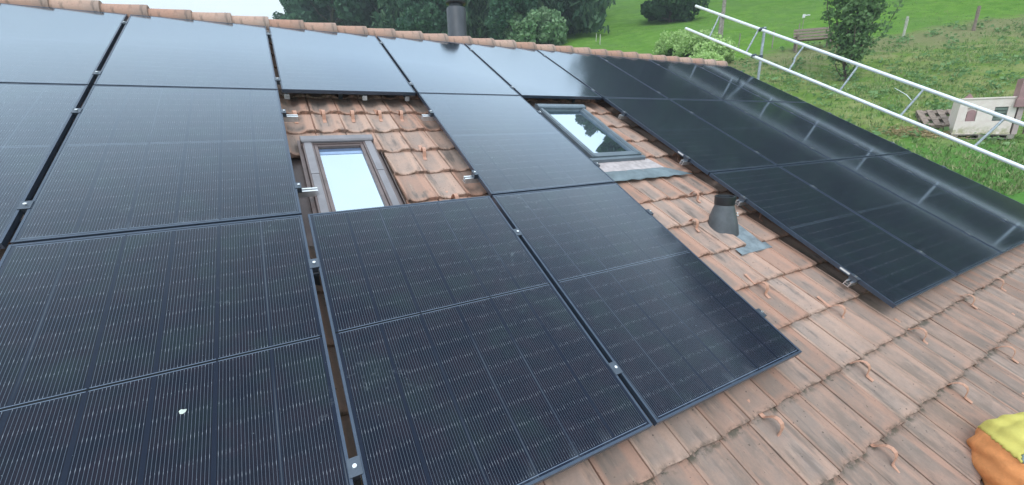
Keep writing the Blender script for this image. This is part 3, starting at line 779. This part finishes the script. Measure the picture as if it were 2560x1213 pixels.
def quads(cen, du, dv):
    n = len(cen); V = np.stack([cen - du - dv, cen + du - dv, cen + du * .7 + dv, cen - du * .7 + dv], 1).reshape(-1, 3)
    return V, np.arange(4 * n).reshape(-1, 4)
def rvec(rg, n):
    v = rg.normal(size=(n, 3)); return v / np.linalg.norm(v, axis=1)[:, None]
def spruce_arrays(h, r, seed, dens=1.0, leaf=.30):
    rg = np.random.default_rng(seed); cen = []; dirs = []
    z = h * .06
    while z < h * .985:
        t = 1 - z / h; R = r * (t ** .85) * rg.uniform(.85, 1.1) + .12
        nb = int(7 + 5 * t); ph = rg.uniform(0, 6.3)
        for i in range(nb):
            a = ph + 2 * math.pi * i / nb + rg.normal(0, .15); Rb = R * rg.uniform(.72, 1.12)
            m = max(3, int(Rb * 7 * dens)); s = (np.arange(m) + rg.random(m)) / m; s = s ** .8
            x = s * Rb; zz = z + .18 * x - .16 * x * x / max(R, .6) * 1.4 - .25 * s * s
            side = rg.normal(0, .10 + .12 * (1 - s), m) * Rb * .5
            px = np.cos(a) * x - np.sin(a) * side; py = np.sin(a) * x + np.cos(a) * side
            cen.append(np.stack([px, py, zz - np.abs(rg.normal(0, .10, m))], 1)); dirs.append(np.tile([math.cos(a), math.sin(a), -.25], (m, 1)))
        z += (.26 + .20 * t) * h / 15 * rg.uniform(.8, 1.2) / max(dens, .5) ** .3
    cen = np.concatenate(cen); d = np.concatenate(dirs) + rg.normal(0, .35, (len(cen), 3)); d /= np.linalg.norm(d, axis=1)[:, None]
    dn = np.tile([0, 0, -1.0], (len(cen), 1)) + rg.normal(0, .5, (len(cen), 3)); sz = rg.uniform(.55, 1.3, (len(cen), 1)) * leaf
    V, F = quads(cen, d * sz * .30, dn / np.linalg.norm(dn, axis=1)[:, None] * sz * .95)
    return V, F, rg.random(len(F))
def crown_arrays(rx, rz, zc, seed, nclump=60, nl=140, leaf=.13, low=-1.0, clump=.33):
    rg = np.random.default_rng(seed); d = rvec(rg, nclump * 3); d = d[d[:, 2] > low][:nclump]; n = len(d)
    rad = rg.uniform(.35, 1.0, n) ** .6
    cc = d * rad[:, None] * np.array([rx, rx, rz]) * (1 + .15 * np.sin(d[:, :1] * 5 + seed)) + np.array([0, 0, zc])
    cr = rg.uniform(.6, 1.25, n) * clump * rx
    cen = []; rn = []
    for i in range(n):
        e = rvec(rg, nl); q = rg.uniform(.3, 1.05, nl) ** .5
        cen.append(cc[i] + e * (q * cr[i])[:, None] * np.array([1, 1, .75])); rn.append(np.clip(rg.normal(rg.uniform(.2, .8), .2, nl), 0, 1))
    cen = np.concatenate(cen); rn = np.concatenate(rn); m = len(cen)
    a = rvec(rg, m); b_ = np.cross(a, rvec(rg, m)); b_ /= np.linalg.norm(b_, axis=1)[:, None] + 1e-6
    s = rg.uniform(.6, 1.3, (m, 1)) * leaf
    V, F = quads(cen, a * s * .5, b_ * s * .5)
    return V, F, rn, cc
def trunk_mb(h, r, seed, limbs=None):
    rg = random.Random(seed); b = MB(); pts = []; rad = []
    x = y = 0
    for i in range(8):
        t = i / 7; x += rg.uniform(-.03, .03) * h * .2; y += rg.uniform(-.03, .03) * h * .2; pts.append((x * (t > 0), y * (t > 0), t * h - (.3 if i == 0 else 0))); rad.append(r * (1 - .8 * t) + .01)
    b.tube(pts, rad, 8)
    if limbs is not None:
        for c in limbs:
            t = min(.9, max(.25, c[2] / h * .55)); k = int(t * 7); p = Vector(pts[k]); c = Vector(c); mid = p.lerp(c, .5) + Vector((0, 0, -.06 * h))
            b.tube([p, mid, c], [r * .35, r * .2, r * .06], 5)
    return b
TREES = {}
def make_tree(kind, V, F, rn, mat, th, tr, seed, limbs=None, name='tree'):
    root = empty(name); fastmesh('crown', V, F, mat, root, rn); trunk_mb(th, tr, seed, limbs).build('trunk', M['bark'], root, smooth=True)
    return root
used = set()
def place(kind, x, y, s, rz, label, cat, group=None, dz=-.15):
    p = TREES[kind]
    if kind in used: p = copy_tree(p)
    used.add(kind); p.location = (x, y, float(T(x, y)) + dz); p.scale = (s, s, s); p.rotation_euler = (0, 0, rz); tag(p, label, cat, group)
    return p
for i, sd_ in enumerate((11, 12, 13)):
    V, F, rn = spruce_arrays(15, 3.3, sd_, 1.5, .34); TREES['spruce%d' % i] = make_tree('s', V, F, rn, M['spruce'], 14.5, .22, sd_, None, 'spruce_tree')
for i, sd_ in enumerate((21, 22)):
    V, F, rn, cc = crown_arrays(3.4, 4.2, 6.0, sd_, 90, 150, .30, -.8, .30); TREES['broad%d' % i] = make_tree('b', V, F, rn, M['blueleaf'], 6, .25, sd_, cc[::6], 'leafy_tree')
def polar(az, dist):
    a = math.radians(az); return CAM[0] + dist * math.sin(a), CAM[1] + dist * math.cos(a)
rg = random.Random(77)
FOREST = [  # kind, azimuth, distance, scale : measured off the wood behind the ridge
 ('broad0', 3.0, 66, .58), ('broad1', 5.0, 64, .85), ('broad0', 7.6, 57, 1.45), ('broad1', 11, 60, 1.9), ('broad0', 14.2, 52, 1.75), ('spruce0', 16.5, 47, 1.15),
 ('spruce1', 18.6, 50, 1.3), ('broad1', 9, 72, 2.3), ('spruce2', 20.8, 45, 1.15), ('spruce0', 23.2, 47, 1.3), ('broad0', 21.8, 58, 2.0), ('spruce1', 25.8, 44, 1.2), ('spruce2', 28.1, 48, 1.35),
 ('broad1', 26.8, 60, 2.1), ('spruce0', 30.4, 43, 1.2), ('spruce1', 33.0, 46, 1.35), ('spruce2', 35.4, 42, 1.25), ('spruce0', 35.6, 52, 1.3), ('broad0', 32, 60, 1.9), ('broad1', 7.5, 74, 1.75), ('broad0', 16.5, 66, 2.2), ('broad1', 29.5, 38, .60), ('broad0', 19.0, 41, .72),
 ('spruce1', 13.0, 56, 1.2), ('spruce2', 1.7, 70, .36), ('spruce0', 38.0, 54, 1.15)]
wl = {'s': ['dark spruce in the wood behind the ridge', 'spruce'], 'b': ['bluish green leafy tree in the wood behind the ridge', 'tree']}
def ordlab(k, i):
    near = {'broad0': 'rounded green tree', 'broad1': 'spreading green tree'}.get(k, 'dark spruce')
    return near
desc = []
for i, (kd, az, dist, s) in enumerate(FOREST):
    where = ('above the ridge at the left end of the wood' if az < 2.5 else 'left of the flue pipe' if az < 12 else 'close left of the flue pipe' if az < 20.5 else
             'behind the flue pipe' if az < 25 else 'right of the flue pipe' if az < 31 else 'at the right edge of the wood')
    depth = 'front' if dist < 50 else 'second rank' if dist < 62 else 'far back'
    desc.append((ordlab(kd, i), where, depth))
for i, (kd, az, dist, s) in enumerate(FOREST):
    a, wh, de = desc[i]; lab = '%s %s, %s' % (a, wh, {'front': 'in front', 'second rank': 'second rank', 'far back': 'far back'}[de])
    same = [q for q in range(len(desc)) if desc[q] == desc[i]]
    if len(same) > 1:
        q = sorted(same, key=lambda t_: FOREST[t_][1]).index(i); lab += ', ' + ['leftmost', 'middle', 'rightmost'][q]
    x, y = polar(az, dist); place(kd, x, y, s, rg.uniform(0, 6), lab, 'spruce' if kd[0] == 's' else 'tree', 'trees of the wood behind the ridge')

# forest on the mountain above the meadow (beyond the top of the picture, mirrored in the panels and the skylight): one mass
def mountain_wood():
    Vs, Fs, rn = [], [], []; base = 0; rg = np.random.default_rng(5)
    protoA = [spruce_arrays(16, 3.6, 40 + i, .55, .75) for i in range(3)]; protoB = [crown_arrays(4.2, 5, 7, 50 + i, 45, 70, .62, -.8, .33)[:3] for i in range(3)]
    pts = []
    for q in range(190):
        az = rg.uniform(49.5, 104); a = math.radians(az); dist = rg.uniform(78, 132); pts.append((az, dist))
    for az in np.arange(49.0, 100, 1.5): pts.append((az, rg.uniform(78, 88)))
    for q in range(110): az = rg.uniform(61, 103); pts.append((az, rg.uniform(62, 80)))
    pts += [(57.5, 88), (60.0, 84), (58.8, 82), (61.5, 79), (63.5, 81), (66, 80), (62.5, 76), (64.5, 75)]
    for ip, (az, dist) in enumerate(pts):
        x, y = polar(az, dist); D = (x - CAM[0]) * F2[0] + (y - CAM[1]) * F2[1]
        if D < 22: continue
        big = ip >= len(pts) - 8
        A = protoA[rg.integers(3)] if rg.random() < .5 and not big else protoB[rg.integers(3)]
        s = rg.uniform(1.9, 2.4) if big else rg.uniform(1.1, 1.7); th = rg.uniform(0, 6.28); c, n_ = math.cos(th), math.sin(th)
        V = A[0] * s; V = np.stack([V[:, 0] * c - V[:, 1] * n_, V[:, 0] * n_ + V[:, 1] * c, V[:, 2]], 1) + np.array([x, y, float(T(x, y)) - 1])
        Vs.append(V); Fs.append(A[1] + base); rn.append(A[2]); base += len(V)
    o = fastmesh('mountain_wood', np.concatenate(Vs), np.concatenate(Fs), M['darkleaf'], None, np.concatenate(rn)); tag(o, 'wood on the steep slope above the meadow, seen mirrored in the grey skylight', 'wood', kind='stuff')
mountain_wood()

# bushes and single trees
V, F, rn, cc = crown_arrays(2.2, 1.7, 1.3, 61, 80, 130, .20, -.5, .27); TREES['bush'] = make_tree('x', V, F, rn, M['bushleaf'], 1.6, .12, 61, cc[::8], 'round_bush')
place('bush', 21.4, 27.0, 1.08, 0, 'rounded light green bush in front of the dark spruces', 'bush')
V, F, rn, cc = crown_arrays(2.3, 2.3, 2.6, 62, 80, 160, .22, -.9, .30); TREES['dark'] = make_tree('x', V, F, rn, M['darkleaf'], 2.6, .2, 62, cc[::8], 'dark_bush')
place('dark', 34.6, 24.2, 1.0, 0, 'dark rounded tree on the meadow at the top edge', 'tree', dz=-.6)
V, F, rn, cc = crown_arrays(1.15, .75, .7, 63, 70, 75, .10, -.4, .36)
for nm, x, y, s, lab in (('p0', 23.4, 13.6, 1.0, 'wispy pale green shrub just above the end of the ridge'), ('p1', 23.2, 11.9, 1.05, 'wispy pale green shrub left of the scaffold post'), ('p2', 22.6, 10.2, .85, 'low pale green shrub right of the utility pole foot'), ('p3', 20.6, 9.2, .7, 'lowest pale green shrub touching the panel edge line')):
    if 'pale' not in TREES:
        TREES['pale'] = make_tree('x', V, F, rn, M['paleleaf'], .8, .05, 63, cc[::6], 'pale_shrub')
    place('pale', x, y, s, x * 3, lab, 'shrub', 'pale green shrubs beyond the ridge end', -.1)
# slender tree beside the bench, several upright stems
def slender():
    rg_ = np.random.default_rng(9); root = empty('young_fruit_tree'); b = MB(); cen = []; rn = []
    stems = [(-.55, .15, 4.9), (-.25, -.2, 5.2), (.1, .1, 5.4), (.35, -.05, 5.0), (.6, .2, 4.7), (-.1, .35, 4.6)]
    b.tube([(0, 0, -.2), (.02, 0, .2), (0, .02, .5)], [.07, .06, .055], 8)
    for (dx, dy, h) in stems:
        n = 9; pts = []
        for i in range(n):
            t = i / (n - 1); pts.append((dx * (t ** .7) * 1.7 + .06 * math.sin(t * 7 + dx * 9), dy * t ** .7 + .05 * math.cos(t * 6), (.45 + (h - .45) * t)))
        b.tube(pts, [.035 * (1 - .8 * i / n) + .006 for i in range(n)], 6)
        for i in range(1, n):
            for q in range(9):
                a = rg_.uniform(0, 6.28); L = rg_.uniform(.15, .55); e = np.array(pts[i]) + np.array([math.cos(a) * L, math.sin(a) * L, rg_.uniform(0, .35)])
                b.tube([pts[i], tuple(e)], [.008, .003], 3, False); m = 18
                tt_ = rg_.random((m, 1)) * .8 + .25; cen.append(np.array(pts[i]) * (1 - tt_) + e * tt_ + rg_.normal(0, .09, (m, 3))); rn.append(np.clip(rg_.normal(.5, .25, m), 0, 1))
    # two long straggling side shoots
    for sh in ([(.05, 0, .75), (.55, -.1, 1.35), (.95, -.15, 1.7), (1.15, -.18, 2.3), (1.4, -.25, 3.1), (1.75, -.3, 3.7), (2.1, -.35, 4.1)], [(0, 0, .7), (-.7, .1, 1.9), (-1.0, .1, 3.0), (-1.1, .1, 3.8)], [(0, 0, .1), (.3, .1, .6), (.5, .2, 1.2), (.7, .1, 2.0)], [(0, 0, .1), (-.3, -.1, .5), (-.55, -.1, 1.1), (-.7, 0, 1.9)], [(0, 0, .2), (.05, -.25, .7), (.1, -.3, 1.4), (0, -.3, 2.2)]):
        b.tube(sh, [.022, .018, .015, .013, .011, .008, .005][:len(sh)], 5)
        for i in range(1 if sh[0][2] < .3 else 2, len(sh)):
            m = 26 if sh[0][0] else 22; tt_ = rg_.random((m, 1)); cen.append(np.array(sh[i - 1]) * (1 - tt_) + np.array(sh[i]) * tt_ + rg_.normal(0, .08, (m, 3))); rn.append(rg_.random(m))
    cen = np.concatenate(cen); rn = np.concatenate(rn); m = len(cen); a = rvec(rg_, m); c = np.cross(a, rvec(rg_, m)); c /= np.linalg.norm(c, axis=1)[:, None] + 1e-6; s = rg_.uniform(.6, 1.3, (m, 1)) * .10
    Vq, Fq = quads(cen, a * s * .5, c * s * .5)
    fastmesh('crown', Vq, Fq, M['leaf'], root, rn); b.build('trunk', M['bark'], root, smooth=True)
    root.location = (22.86, 4.04, float(T(22.86, 4.04)) - .05); root.rotation_euler = (0, 0, -1.0)
    tag(root, 'slender many-stemmed young tree standing right of the wooden bench', 'tree')
slender()

# ------------------------------------------------------------------ meadow tufts (nobody could count them)
def tufts():
    rg_ = np.random.default_rng(15); n = 30000
    D = 9 + 34 * rg_.random(n) ** 1.25; q = rg_.uniform(.18, 1.35, n); L = q * D
    x = CAM[0] + D * F2[0] + L * L2[0]; y = CAM[1] + D * F2[1] + L * L2[1]; keep = ~((x < 10.4) & (y < 7)); x, y, D = x[keep], y[keep], D[keep]; n = len(x)
    dens = np.sin(x * .9 + 1.3 * np.sin(y * .5)) + np.sin(y * 1.1 + np.sin(x * .7)) + rg_.normal(0, 1, n); keep = dens > -.4; x, y, D = x[keep], y[keep], D[keep]; n = len(x)
    z = T(x, y); k = 5
    X = np.repeat(x, k) + rg_.normal(0, .07, n * k); Y = np.repeat(y, k) + rg_.normal(0, .07, n * k); Z = np.repeat(z, k) - .02
    lo_ = np.repeat(np.where(D < 23, 1.0, .35), k)
    h = rg_.uniform(.05, .15, n * k) * lo_; a = rg_.uniform(0, 6.28, n * k); w_ = rg_.uniform(.012, .03, n * k)
    bx, by = np.cos(a) * w_, np.sin(a) * w_; lx, ly = rg_.normal(0, .35, n * k) * h, rg_.normal(0, .35, n * k) * h
    V = np.stack([np.stack([X - bx, Y - by, Z], 1), np.stack([X + bx, Y + by, Z], 1), np.stack([X + lx, Y + ly, Z + h], 1)], 1).reshape(-1, 3)
    F = np.arange(len(V)).reshape(-1, 3); rn = np.repeat(np.clip(rg_.normal(.4, .25, n), 0, 1), k)
    kk = NM('grass_blades'); at = kk.n('ShaderNodeAttribute', attribute_name='rnd').outputs['Fac']
    kk.set(Base_Color=kk.mix(kk.ss(at, .15, .95), (.13, .26, .06), (.34, .35, .17)), Roughness=.8)
    o = fastmesh('grass_tufts', V, F, kk.m, None, rn); tag(o, 'rough tufts of green and straw coloured grass over the meadow', 'grass', kind='stuff')
    # broad-leaved weeds (docks and nettles)
    n = 240; D = 11 + 14 * rg_.random(n); q = rg_.uniform(.15, 1.3, n); L = q * D; x = CAM[0] + D * F2[0] + L * L2[0]; y = CAM[1] + D * F2[1] + L * L2[1]
    keep = ~((x < 10.4) & (y < 7)); x, y = x[keep], y[keep]; n = len(x); k = 22
    cx_ = np.repeat(x, k) + rg_.normal(0, .16, n * k); cy_ = np.repeat(y, k) + rg_.normal(0, .16, n * k); cz = T(cx_, cy_) + rg_.uniform(.02, .22, n * k)
    cen = np.stack([cx_, cy_, cz], 1); a = rvec(rg_, n * k); a[:, 2] *= .4; b_ = np.cross(a, rvec(rg_, n * k)); s = rg_.uniform(.04, .09, (n * k, 1))
    V, F = quads(cen, a * s, b_ * s * .7)
    o = fastmesh('meadow_weeds', V, F, M['leaf'], None, rg_.random(len(F))); tag(o, 'clumps of broad-leaved weeds scattered in the meadow grass', 'weeds', kind='stuff')
tufts()

# ------------------------------------------------------------------ things on the meadow
def ground(x, y, d=0): return (x, y, float(T(x, y)) + d)
def face_yaw(x, y): return math.atan2(CAM[1] - y, CAM[0] - x) + math.pi / 2      # local -Y looks at the viewer
# utility pole
p = empty('utility_pole', ground(25.3, 12.05)); tube('pole', [(.10, 0, -.3), (.16, .05, 3), (.22, .08, 7.5)], .105, M['woodgrey'], p, 12); tube('stub', [(-.13, -.05, -.3), (-.02, .02, 2.3)], .085, M['woodgrey'], p, 10)
b = MB(); b.box((-.16, -.12, 1.0), (.16, .12, 1.05)); b.box((-.10, -.12, 2.0), (.22, .12, 2.05)); b.build('strap', M['blackmetal'], p)
tag(p, 'tall grey wooden utility pole strapped to a ground stub', 'pole')
def post(name, x, y, h, r, m, tilt, lab, cat='fence post', group=None):
    b = MB(); n_ = 6; b.tube([(tilt * i / n_ * h + .01 * math.sin(i * 2), 0, -.2 + (h + .2) * i / n_) for i in range(n_ + 1)], [r * (1 + .12 * math.sin(i * 1.7)) for i in range(n_ + 1)], 7)
    o = b.build(name, m, None, smooth=40); o.location = ground(x, y); tag(o, lab, cat, group); return o
GP = 'fence posts along the upper meadow'
post('fence_post', 31.6, 5.45, 1.05, .065, M['postpale'], .03, 'pale weathered fence post right of the young tree', group=GP)
post('fence_post', 33.6, 3.3, 1.15, .07, M['wood'], -.02, 'dark brown fence post near the right top corner', group=GP)
post('fence_stake', 24.53, 22.1, .75, .035, M['postpale'], 0, 'thin white stake beside the ridge, right of a pair', 'stake', group=GP)
post('fence_stake', 24.95, 23.1, .60, .03, M['postpale'], 0.02, 'thin short white stake, left of a pair', 'stake', group=GP)
post('fence_stake', 27.35, 10.0, .95, .035, M['woodgrey'], -.02, 'thin grey stake right of the scaffold post', 'stake', group=GP)
post('fence_stake', 27.0, 11.9, .8, .03, M['woodgrey'], .04, 'thin grey stake left of the scaffold post', 'stake', group=GP)
post('fence_stake', 30.6, 10.4, .75, .03, M['woodgrey'], .02, 'thin grey stake just left of the small white lamp', 'stake', group=GP)
lp = empty('garden_lamp', ground(30.2, 10.0)); tube('rod', [(0, 0, -.1), (.01, 0, 1.12)], .018, M['woodgrey'], lp, 6)
b = MB(); b.box((-.08, -.06, 1.10), (.06, .06, 1.30)); b.box((.061, -.04, 1.20), (.30, .04, 1.26)); b.build('lamp_head', M['sticker'], lp, bevel=.01); lp.rotation_euler = (0, 0, -1.0)
tag(lp, 'small white lamp head on a thin rod behind the bench', 'lamp')
# bench
bn = empty('garden_bench', ground(27.1, 7.75, .03), (0, 0, face_yaw(27.1, 7.75) + .25)); W_ = .85
b = MB()
for i in range(4): b.box((-W_, -.42 + i * .125, .40), (W_, -.31 + i * .125, .435))
b.build('seat', M['wood'], bn)
rb = Matrix.Rotation(-.28, 3, 'X'); b = MB()
for i in range(4): b.box((-W_, -.018, .03 + i * .165), (W_, .018, .145 + i * .165), rb, (0, .10, .44))
for sx in (-.7, .7): b.box((sx - .03, .0182, 0), (sx + .03, .05, .66), rb, (0, .10, .44))
b.build('backrest', M['wood'], bn)
for sx in (-.75, .75):
    for y0 in (-.40, .04):
        b = MB(); b.box((sx - .04, y0, -.25), (sx + .04, y0 + .08, .3995)); b.build('leg', M['wood'], bn)
    b = MB(); b.box((sx - .045, -.44, .436), (sx + .045, -.36, .62)); b.box((sx - .045, -.46, .621), (sx + .045, .12, .66)); b.build('armrest', M['wood'], bn)
tag(bn, 'weathered brown wooden bench with slatted back on the slope', 'bench')
# playhouse on a pallet
PX, PY = 18.60, -1.55
yaw = math.atan2(-1.98 + .99, 18.81 - 18.31)
pl = empty('playhouse', ground(18.56, -1.46, .16), (0, 0, yaw))
plm = NM('faded_pink_plastic'); o_ = plm.obj(); px_, py_, pz_ = plm.sep(o_)
n_ = plm.noise(o_, 5, 5, .65)
c_ = plm.mix(plm.ss(n_, .4, .7), (.80, .68, .62), (.86, .76, .70))
c_ = plm.mix(plm.math('MULTIPLY', plm.ss(pz_, .30, .0), plm.ss(plm.noise(o_, 7, 5, .7), .35, .65)), c_, (.42, .40, .22))
plm.set(Base_Color=c_, Roughness=.6); M['pinkwall'] = plm.m
M['pinkroof'] = simple('dusty_pink_plastic', (.36, .21, .21), .6, 0, .12, 6, .1)
M['slat'] = simple('grey_green_shutter', (.16, .20, .17), .7, 0, .2, 8, .1)
M['darkhole'] = simple('dark_void', (.01, .01, .01), .9, 0, 0, 5, 0)
PWD, PHT, PDP = 1.10, .92, .8
def arch(x0, x1, z0, z1, n=10):
    r = (x1 - x0) / 2; return [(x0, z0), (x1, z0)] + [(x0 + r + r * math.cos(t), z1 - r + r * math.sin(t)) for t in [math.pi * i / n for i in range(n + 1)]]
# front wall made of strips round the two openings
b = MB()
b.prism([(-.55, 0), (.55, 0), (.58, .92), (-.52, .92)], .03, PDP, 1)
X = [(-.55, 0), (-.34, 0), (-.34, .30), (-.52, .92)]
b.box((-.55, -.02, 0), (.57, .0298, .33)); b.box((-.54, -.02, .3302), (-.36, .0298, .70)); b.box((-.16, -.02, .3302), (.17, .0298, .70)); b.box((.42, -.02, .3302), (.575, .0298, .70)); b.box((-.535, -.02, .7002), (.58, .0298, .92))
b.box((-.57, -.035, -.03), (.585, .0, -.0002))
body = b.build('wall', M['pinkwall'], pl, bevel=.006)
b = MB(); b.prism(arch(-.345, -.175, .335, .64), -.010, .0296, 1); b.build('arched_shutter', M['pinkroof'], pl)
b = MB()
for i in range(4): b.box((.18, -.012, .36 + i * .085), (.41, .02, .42 + i * .085))
b.box((.172, .021, .332), (.418, .0296, .698)); b.build('slatted_shutter', M['slat'], pl)
b = MB(); b.box((-.54, -.04, .9205), (.60, PDP + .02, .965)); b.build('roof', M['pinkwall'], pl, bevel=.008)
b = MB(); b.prism([(-.47, .966), (-.30, .966), (-.33, 1.02), (-.38, 1.09), (-.43, 1.02)], .02, .10, 1); b.build('finial', M['pinkroof'], pl)
tw = MB(); tw.box((.52, -.10, .70), (.98, .30, 1.42)); tw.box((.50, -.13, .68), (1.0, .33, .90)); tower = tw.build('turret', M['pinkroof'], pl, bevel=.006)
b = MB(); b.prism(arch(.64, .74, 1.08, 1.26), -.108, -.1005, 1); b.build('turret_window', M['darkhole'], tower)
b = MB(); b.box((.602, -.05, -.03), (.70, .25, .679)); b.box((.88, -.05, -.03), (.96, .25, .679)); b.build('corner_post', simple('pale_pink_post', (.48, .38, .36), .7, 0, .15, 6, .1), pl)
tag(pl, 'faded pink and white toy playhouse with turret on a pallet', 'playhouse')
def pallet(name, loc, rot, lab, m, W2=.6, D2=.4, n=5):
    r = empty(name, loc, rot); b = MB()
    for i in range(n): y0 = -D2 + i * (2 * D2 - .10) / (n - 1); b.box((-W2, y0, .10), (W2, y0 + .10, .122))
    b.build('deck_boards', m, r); b = MB()
    for x_ in (-W2 + .001, -.07, W2 - .141): b.box((x_, -D2, .022), (x_ + .14, D2, .0995))
    b.build('block', m, r); b = MB()
    for x_ in (-W2 + .001, -.07, W2 - .141): pass
    for y_ in (-D2, -.05, D2 - .1): b.box((-W2, y_, 0), (W2, y_ + .1, .0215))
    b.build('base_boards', m, r); tag(r, lab, 'pallet'); return r
q = ground(18.56, -1.46, .0); rm = Matrix.Rotation(yaw, 3, 'Z') @ Vector((.05, .36, 0))
pallet('wooden_pallet', (q[0] + rm.x, q[1] + rm.y, q[2] + .005), (0, 0, yaw), 'grey wooden pallet under the pink playhouse', M['woodgrey'], .62, .42)
q = ground(19.2, -.45, .1)
pl2 = pallet('wooden_pallet', q, (math.radians(22), math.radians(0), yaw + .15 + math.pi), 'brown mossy pallet lying on the grass left of the playhouse', M['wood'], .42, .38)
pl2.rotation_euler = (0, math.radians(-24), yaw + .1 + math.pi / 2 ); pl2.scale = (1.35, 1.45, 1)
# straw heap
rg_ = np.random.default_rng(31); n = 1500; q = rg_.normal(0, 1, (n, 2)) * np.array([.38, .20]); x = 18.0 + q[:, 0] * .5 + q[:, 1]; y = -.35 - q[:, 0]
cen = np.stack([x, y, T(x, y) + rg_.uniform(0, .07, n)], 1); a = rvec(rg_, n); a[:, 2] *= .3; b_ = rvec(rg_, n) * .008
V, F = quads(cen, a * rg_.uniform(.05, .12, (n, 1)), b_); o = fastmesh('straw_heap', V, F, simple('straw', (.42, .32, .17), .9, 0, .25, 30, 0)); tag(o, 'flat heap of pale straw on the grass before the brown pallet', 'straw', kind='stuff')

# ------------------------------------------------------------------ orange and yellow fabric of unknown kind in the near corner
bg = roofempty('fabric_bundle', 4.10, -6.06, -.13)
def blob(name, m, c, r, seed, par, e=1, cut=None, amp=.06):
    import bmesh
    bm = bmesh.new(); bmesh.ops.create_icosphere(bm, subdivisions=4, radius=1); rg2 = random.Random(seed); ph = [rg2.uniform(0, 6) for _ in range(6)]
    for v in bm.verts:
        p = v.co; s = 1 + amp * (math.sin(p.x * 4 + ph[0]) * math.sin(p.y * 5 + ph[1]) + .6 * math.sin(p.z * 7 + p.x * 6 + ph[2])); v.co = Vector((p.x * r[0] * s, p.y * r[1] * s, p.z * r[2] * s)) + Vector(c)
    me = bpy.data.meshes.new(name); bm.to_mesh(me); bm.free(); me.materials.append(m); sm(me); o = bpy.data.objects.new(name, me); C.objects.link(o); o.parent = par; return o
M['orange'] = simple('orange_fabric', (.74, .29, .10), .75, 0, .18, 9, .3, .01)
M['yellow'] = simple('yellow_fabric', (.66, .58, .14), .7, 0, .1, 9, .2, .005)
M['hole'] = M['darkhole']; M['greyfab'] = simple('blue_grey_fabric', (.22, .28, .30), .6, 0, .2, 14, .2, .006)
def bundle():
    """crumpled fabric bundle: one folded surface, its colour panels as separate meshes that meet edge to edge"""
    import bmesh
    Z_ = Vector((-.845, .186, .501)).normalized(); X0 = Vector((0.8749, -0.4395, 0.2034)); X_ = (X0 - Z_ * X0.dot(Z_)).normalized(); Y_ = Z_.cross(X_)
    bm = bmesh.new(); bmesh.ops.create_icosphere(bm, subdivisions=6, radius=1)
    P, D = [], []
    for v in bm.verts:
        d = v.co.normalized(); D.append(d.copy())
        f = .030 * abs(math.sin(d.x * 7 + 2.2 * math.sin(d.z * 4 + 1))) + .020 * abs(math.sin(d.y * 11 + 3 * d.z + 2 * math.sin(d.x * 5))) + .010 * math.sin(d.z * 23 + d.x * 17)
        p = d * (.345 * (1 + .9 * (f - .03)))
        p = Vector((p.x + .03, p.y + .0, p.z * .92 + .045)) + X_ * .09 - Y_ * .05; p.z = max(p.z, -.022)
        P.append(p)
    groups = {'body': [], 'stripe': [], 'patch': [], 'dark_oval': []}
    for f in bm.faces:
        c = f.calc_center_median().normalized(); x, y, z = c.dot(X_), c.dot(Y_), c.dot(Z_)
        w1 = .03 * math.sin(y * 9)
        if x < -.34 - .42 * (y - .38) or z < -.2: k_ = 'body'
        elif ((x - .12) / .48) ** 2 + ((y - .13) / .46) ** 2 < 1:
            k_ = 'dark_oval' if ((x + .17 + .5 * (y - .34)) / .085) ** 2 + ((y - .34) / .055) ** 2 < 1 else 'patch'
        else: k_ = 'stripe'
        groups[k_].append([v.index for v in f.verts])
    for k_, m_, off in (('body', M['orange'], 0), ('stripe', M['yellow'], .004), ('patch', M['greyfab'], -.002), ('dark_oval', M['hole'], -.004)):
        ids = sorted({i for f in groups[k_] for i in f}); mp_ = {i: n_ for n_, i in enumerate(ids)}
        b = MB(); b.add([tuple(P[i] + D[i] * off) for i in ids], [tuple(mp_[i] for i in f) for f in groups[k_]])
        o = b.build(k_, m_, bg, smooth=True); so_ = o.modifiers.new('solid', 'SOLIDIFY'); so_.thickness = .008; so_.offset = -1
    bm.free()
bundle()
tag(bg, 'orange and yellow fabric bundle with grey pocket in the bottom right corner', 'fabric')

# ------------------------------------------------------------------ haze volume added as a milky veil: far trees fade
hz = MB(); hz.box((-96, -76, -48), (268, 268, 190))
hm = bpy.data.materials.new('haze_veil'); hm.use_nodes = True; ht = hm.node_tree; ht.nodes.clear()
ho = ht.nodes.new('ShaderNodeOutputMaterial'); hv = ht.nodes.new('ShaderNodeVolumePrincipled')
hv.inputs['Color'].default_value = (.80, .92, 1.0, 1); hv.inputs['Density'].default_value = .0020; hv.inputs['Anisotropy'].default_value = .2
ht.links.new(hv.outputs[0], ho.inputs['Volume'])
hzo = hz.build('haze', hm); hzo['kind'] = 'stuff'; tag(hzo, 'thin pale haze added as a milky veil over house and valley', 'haze')
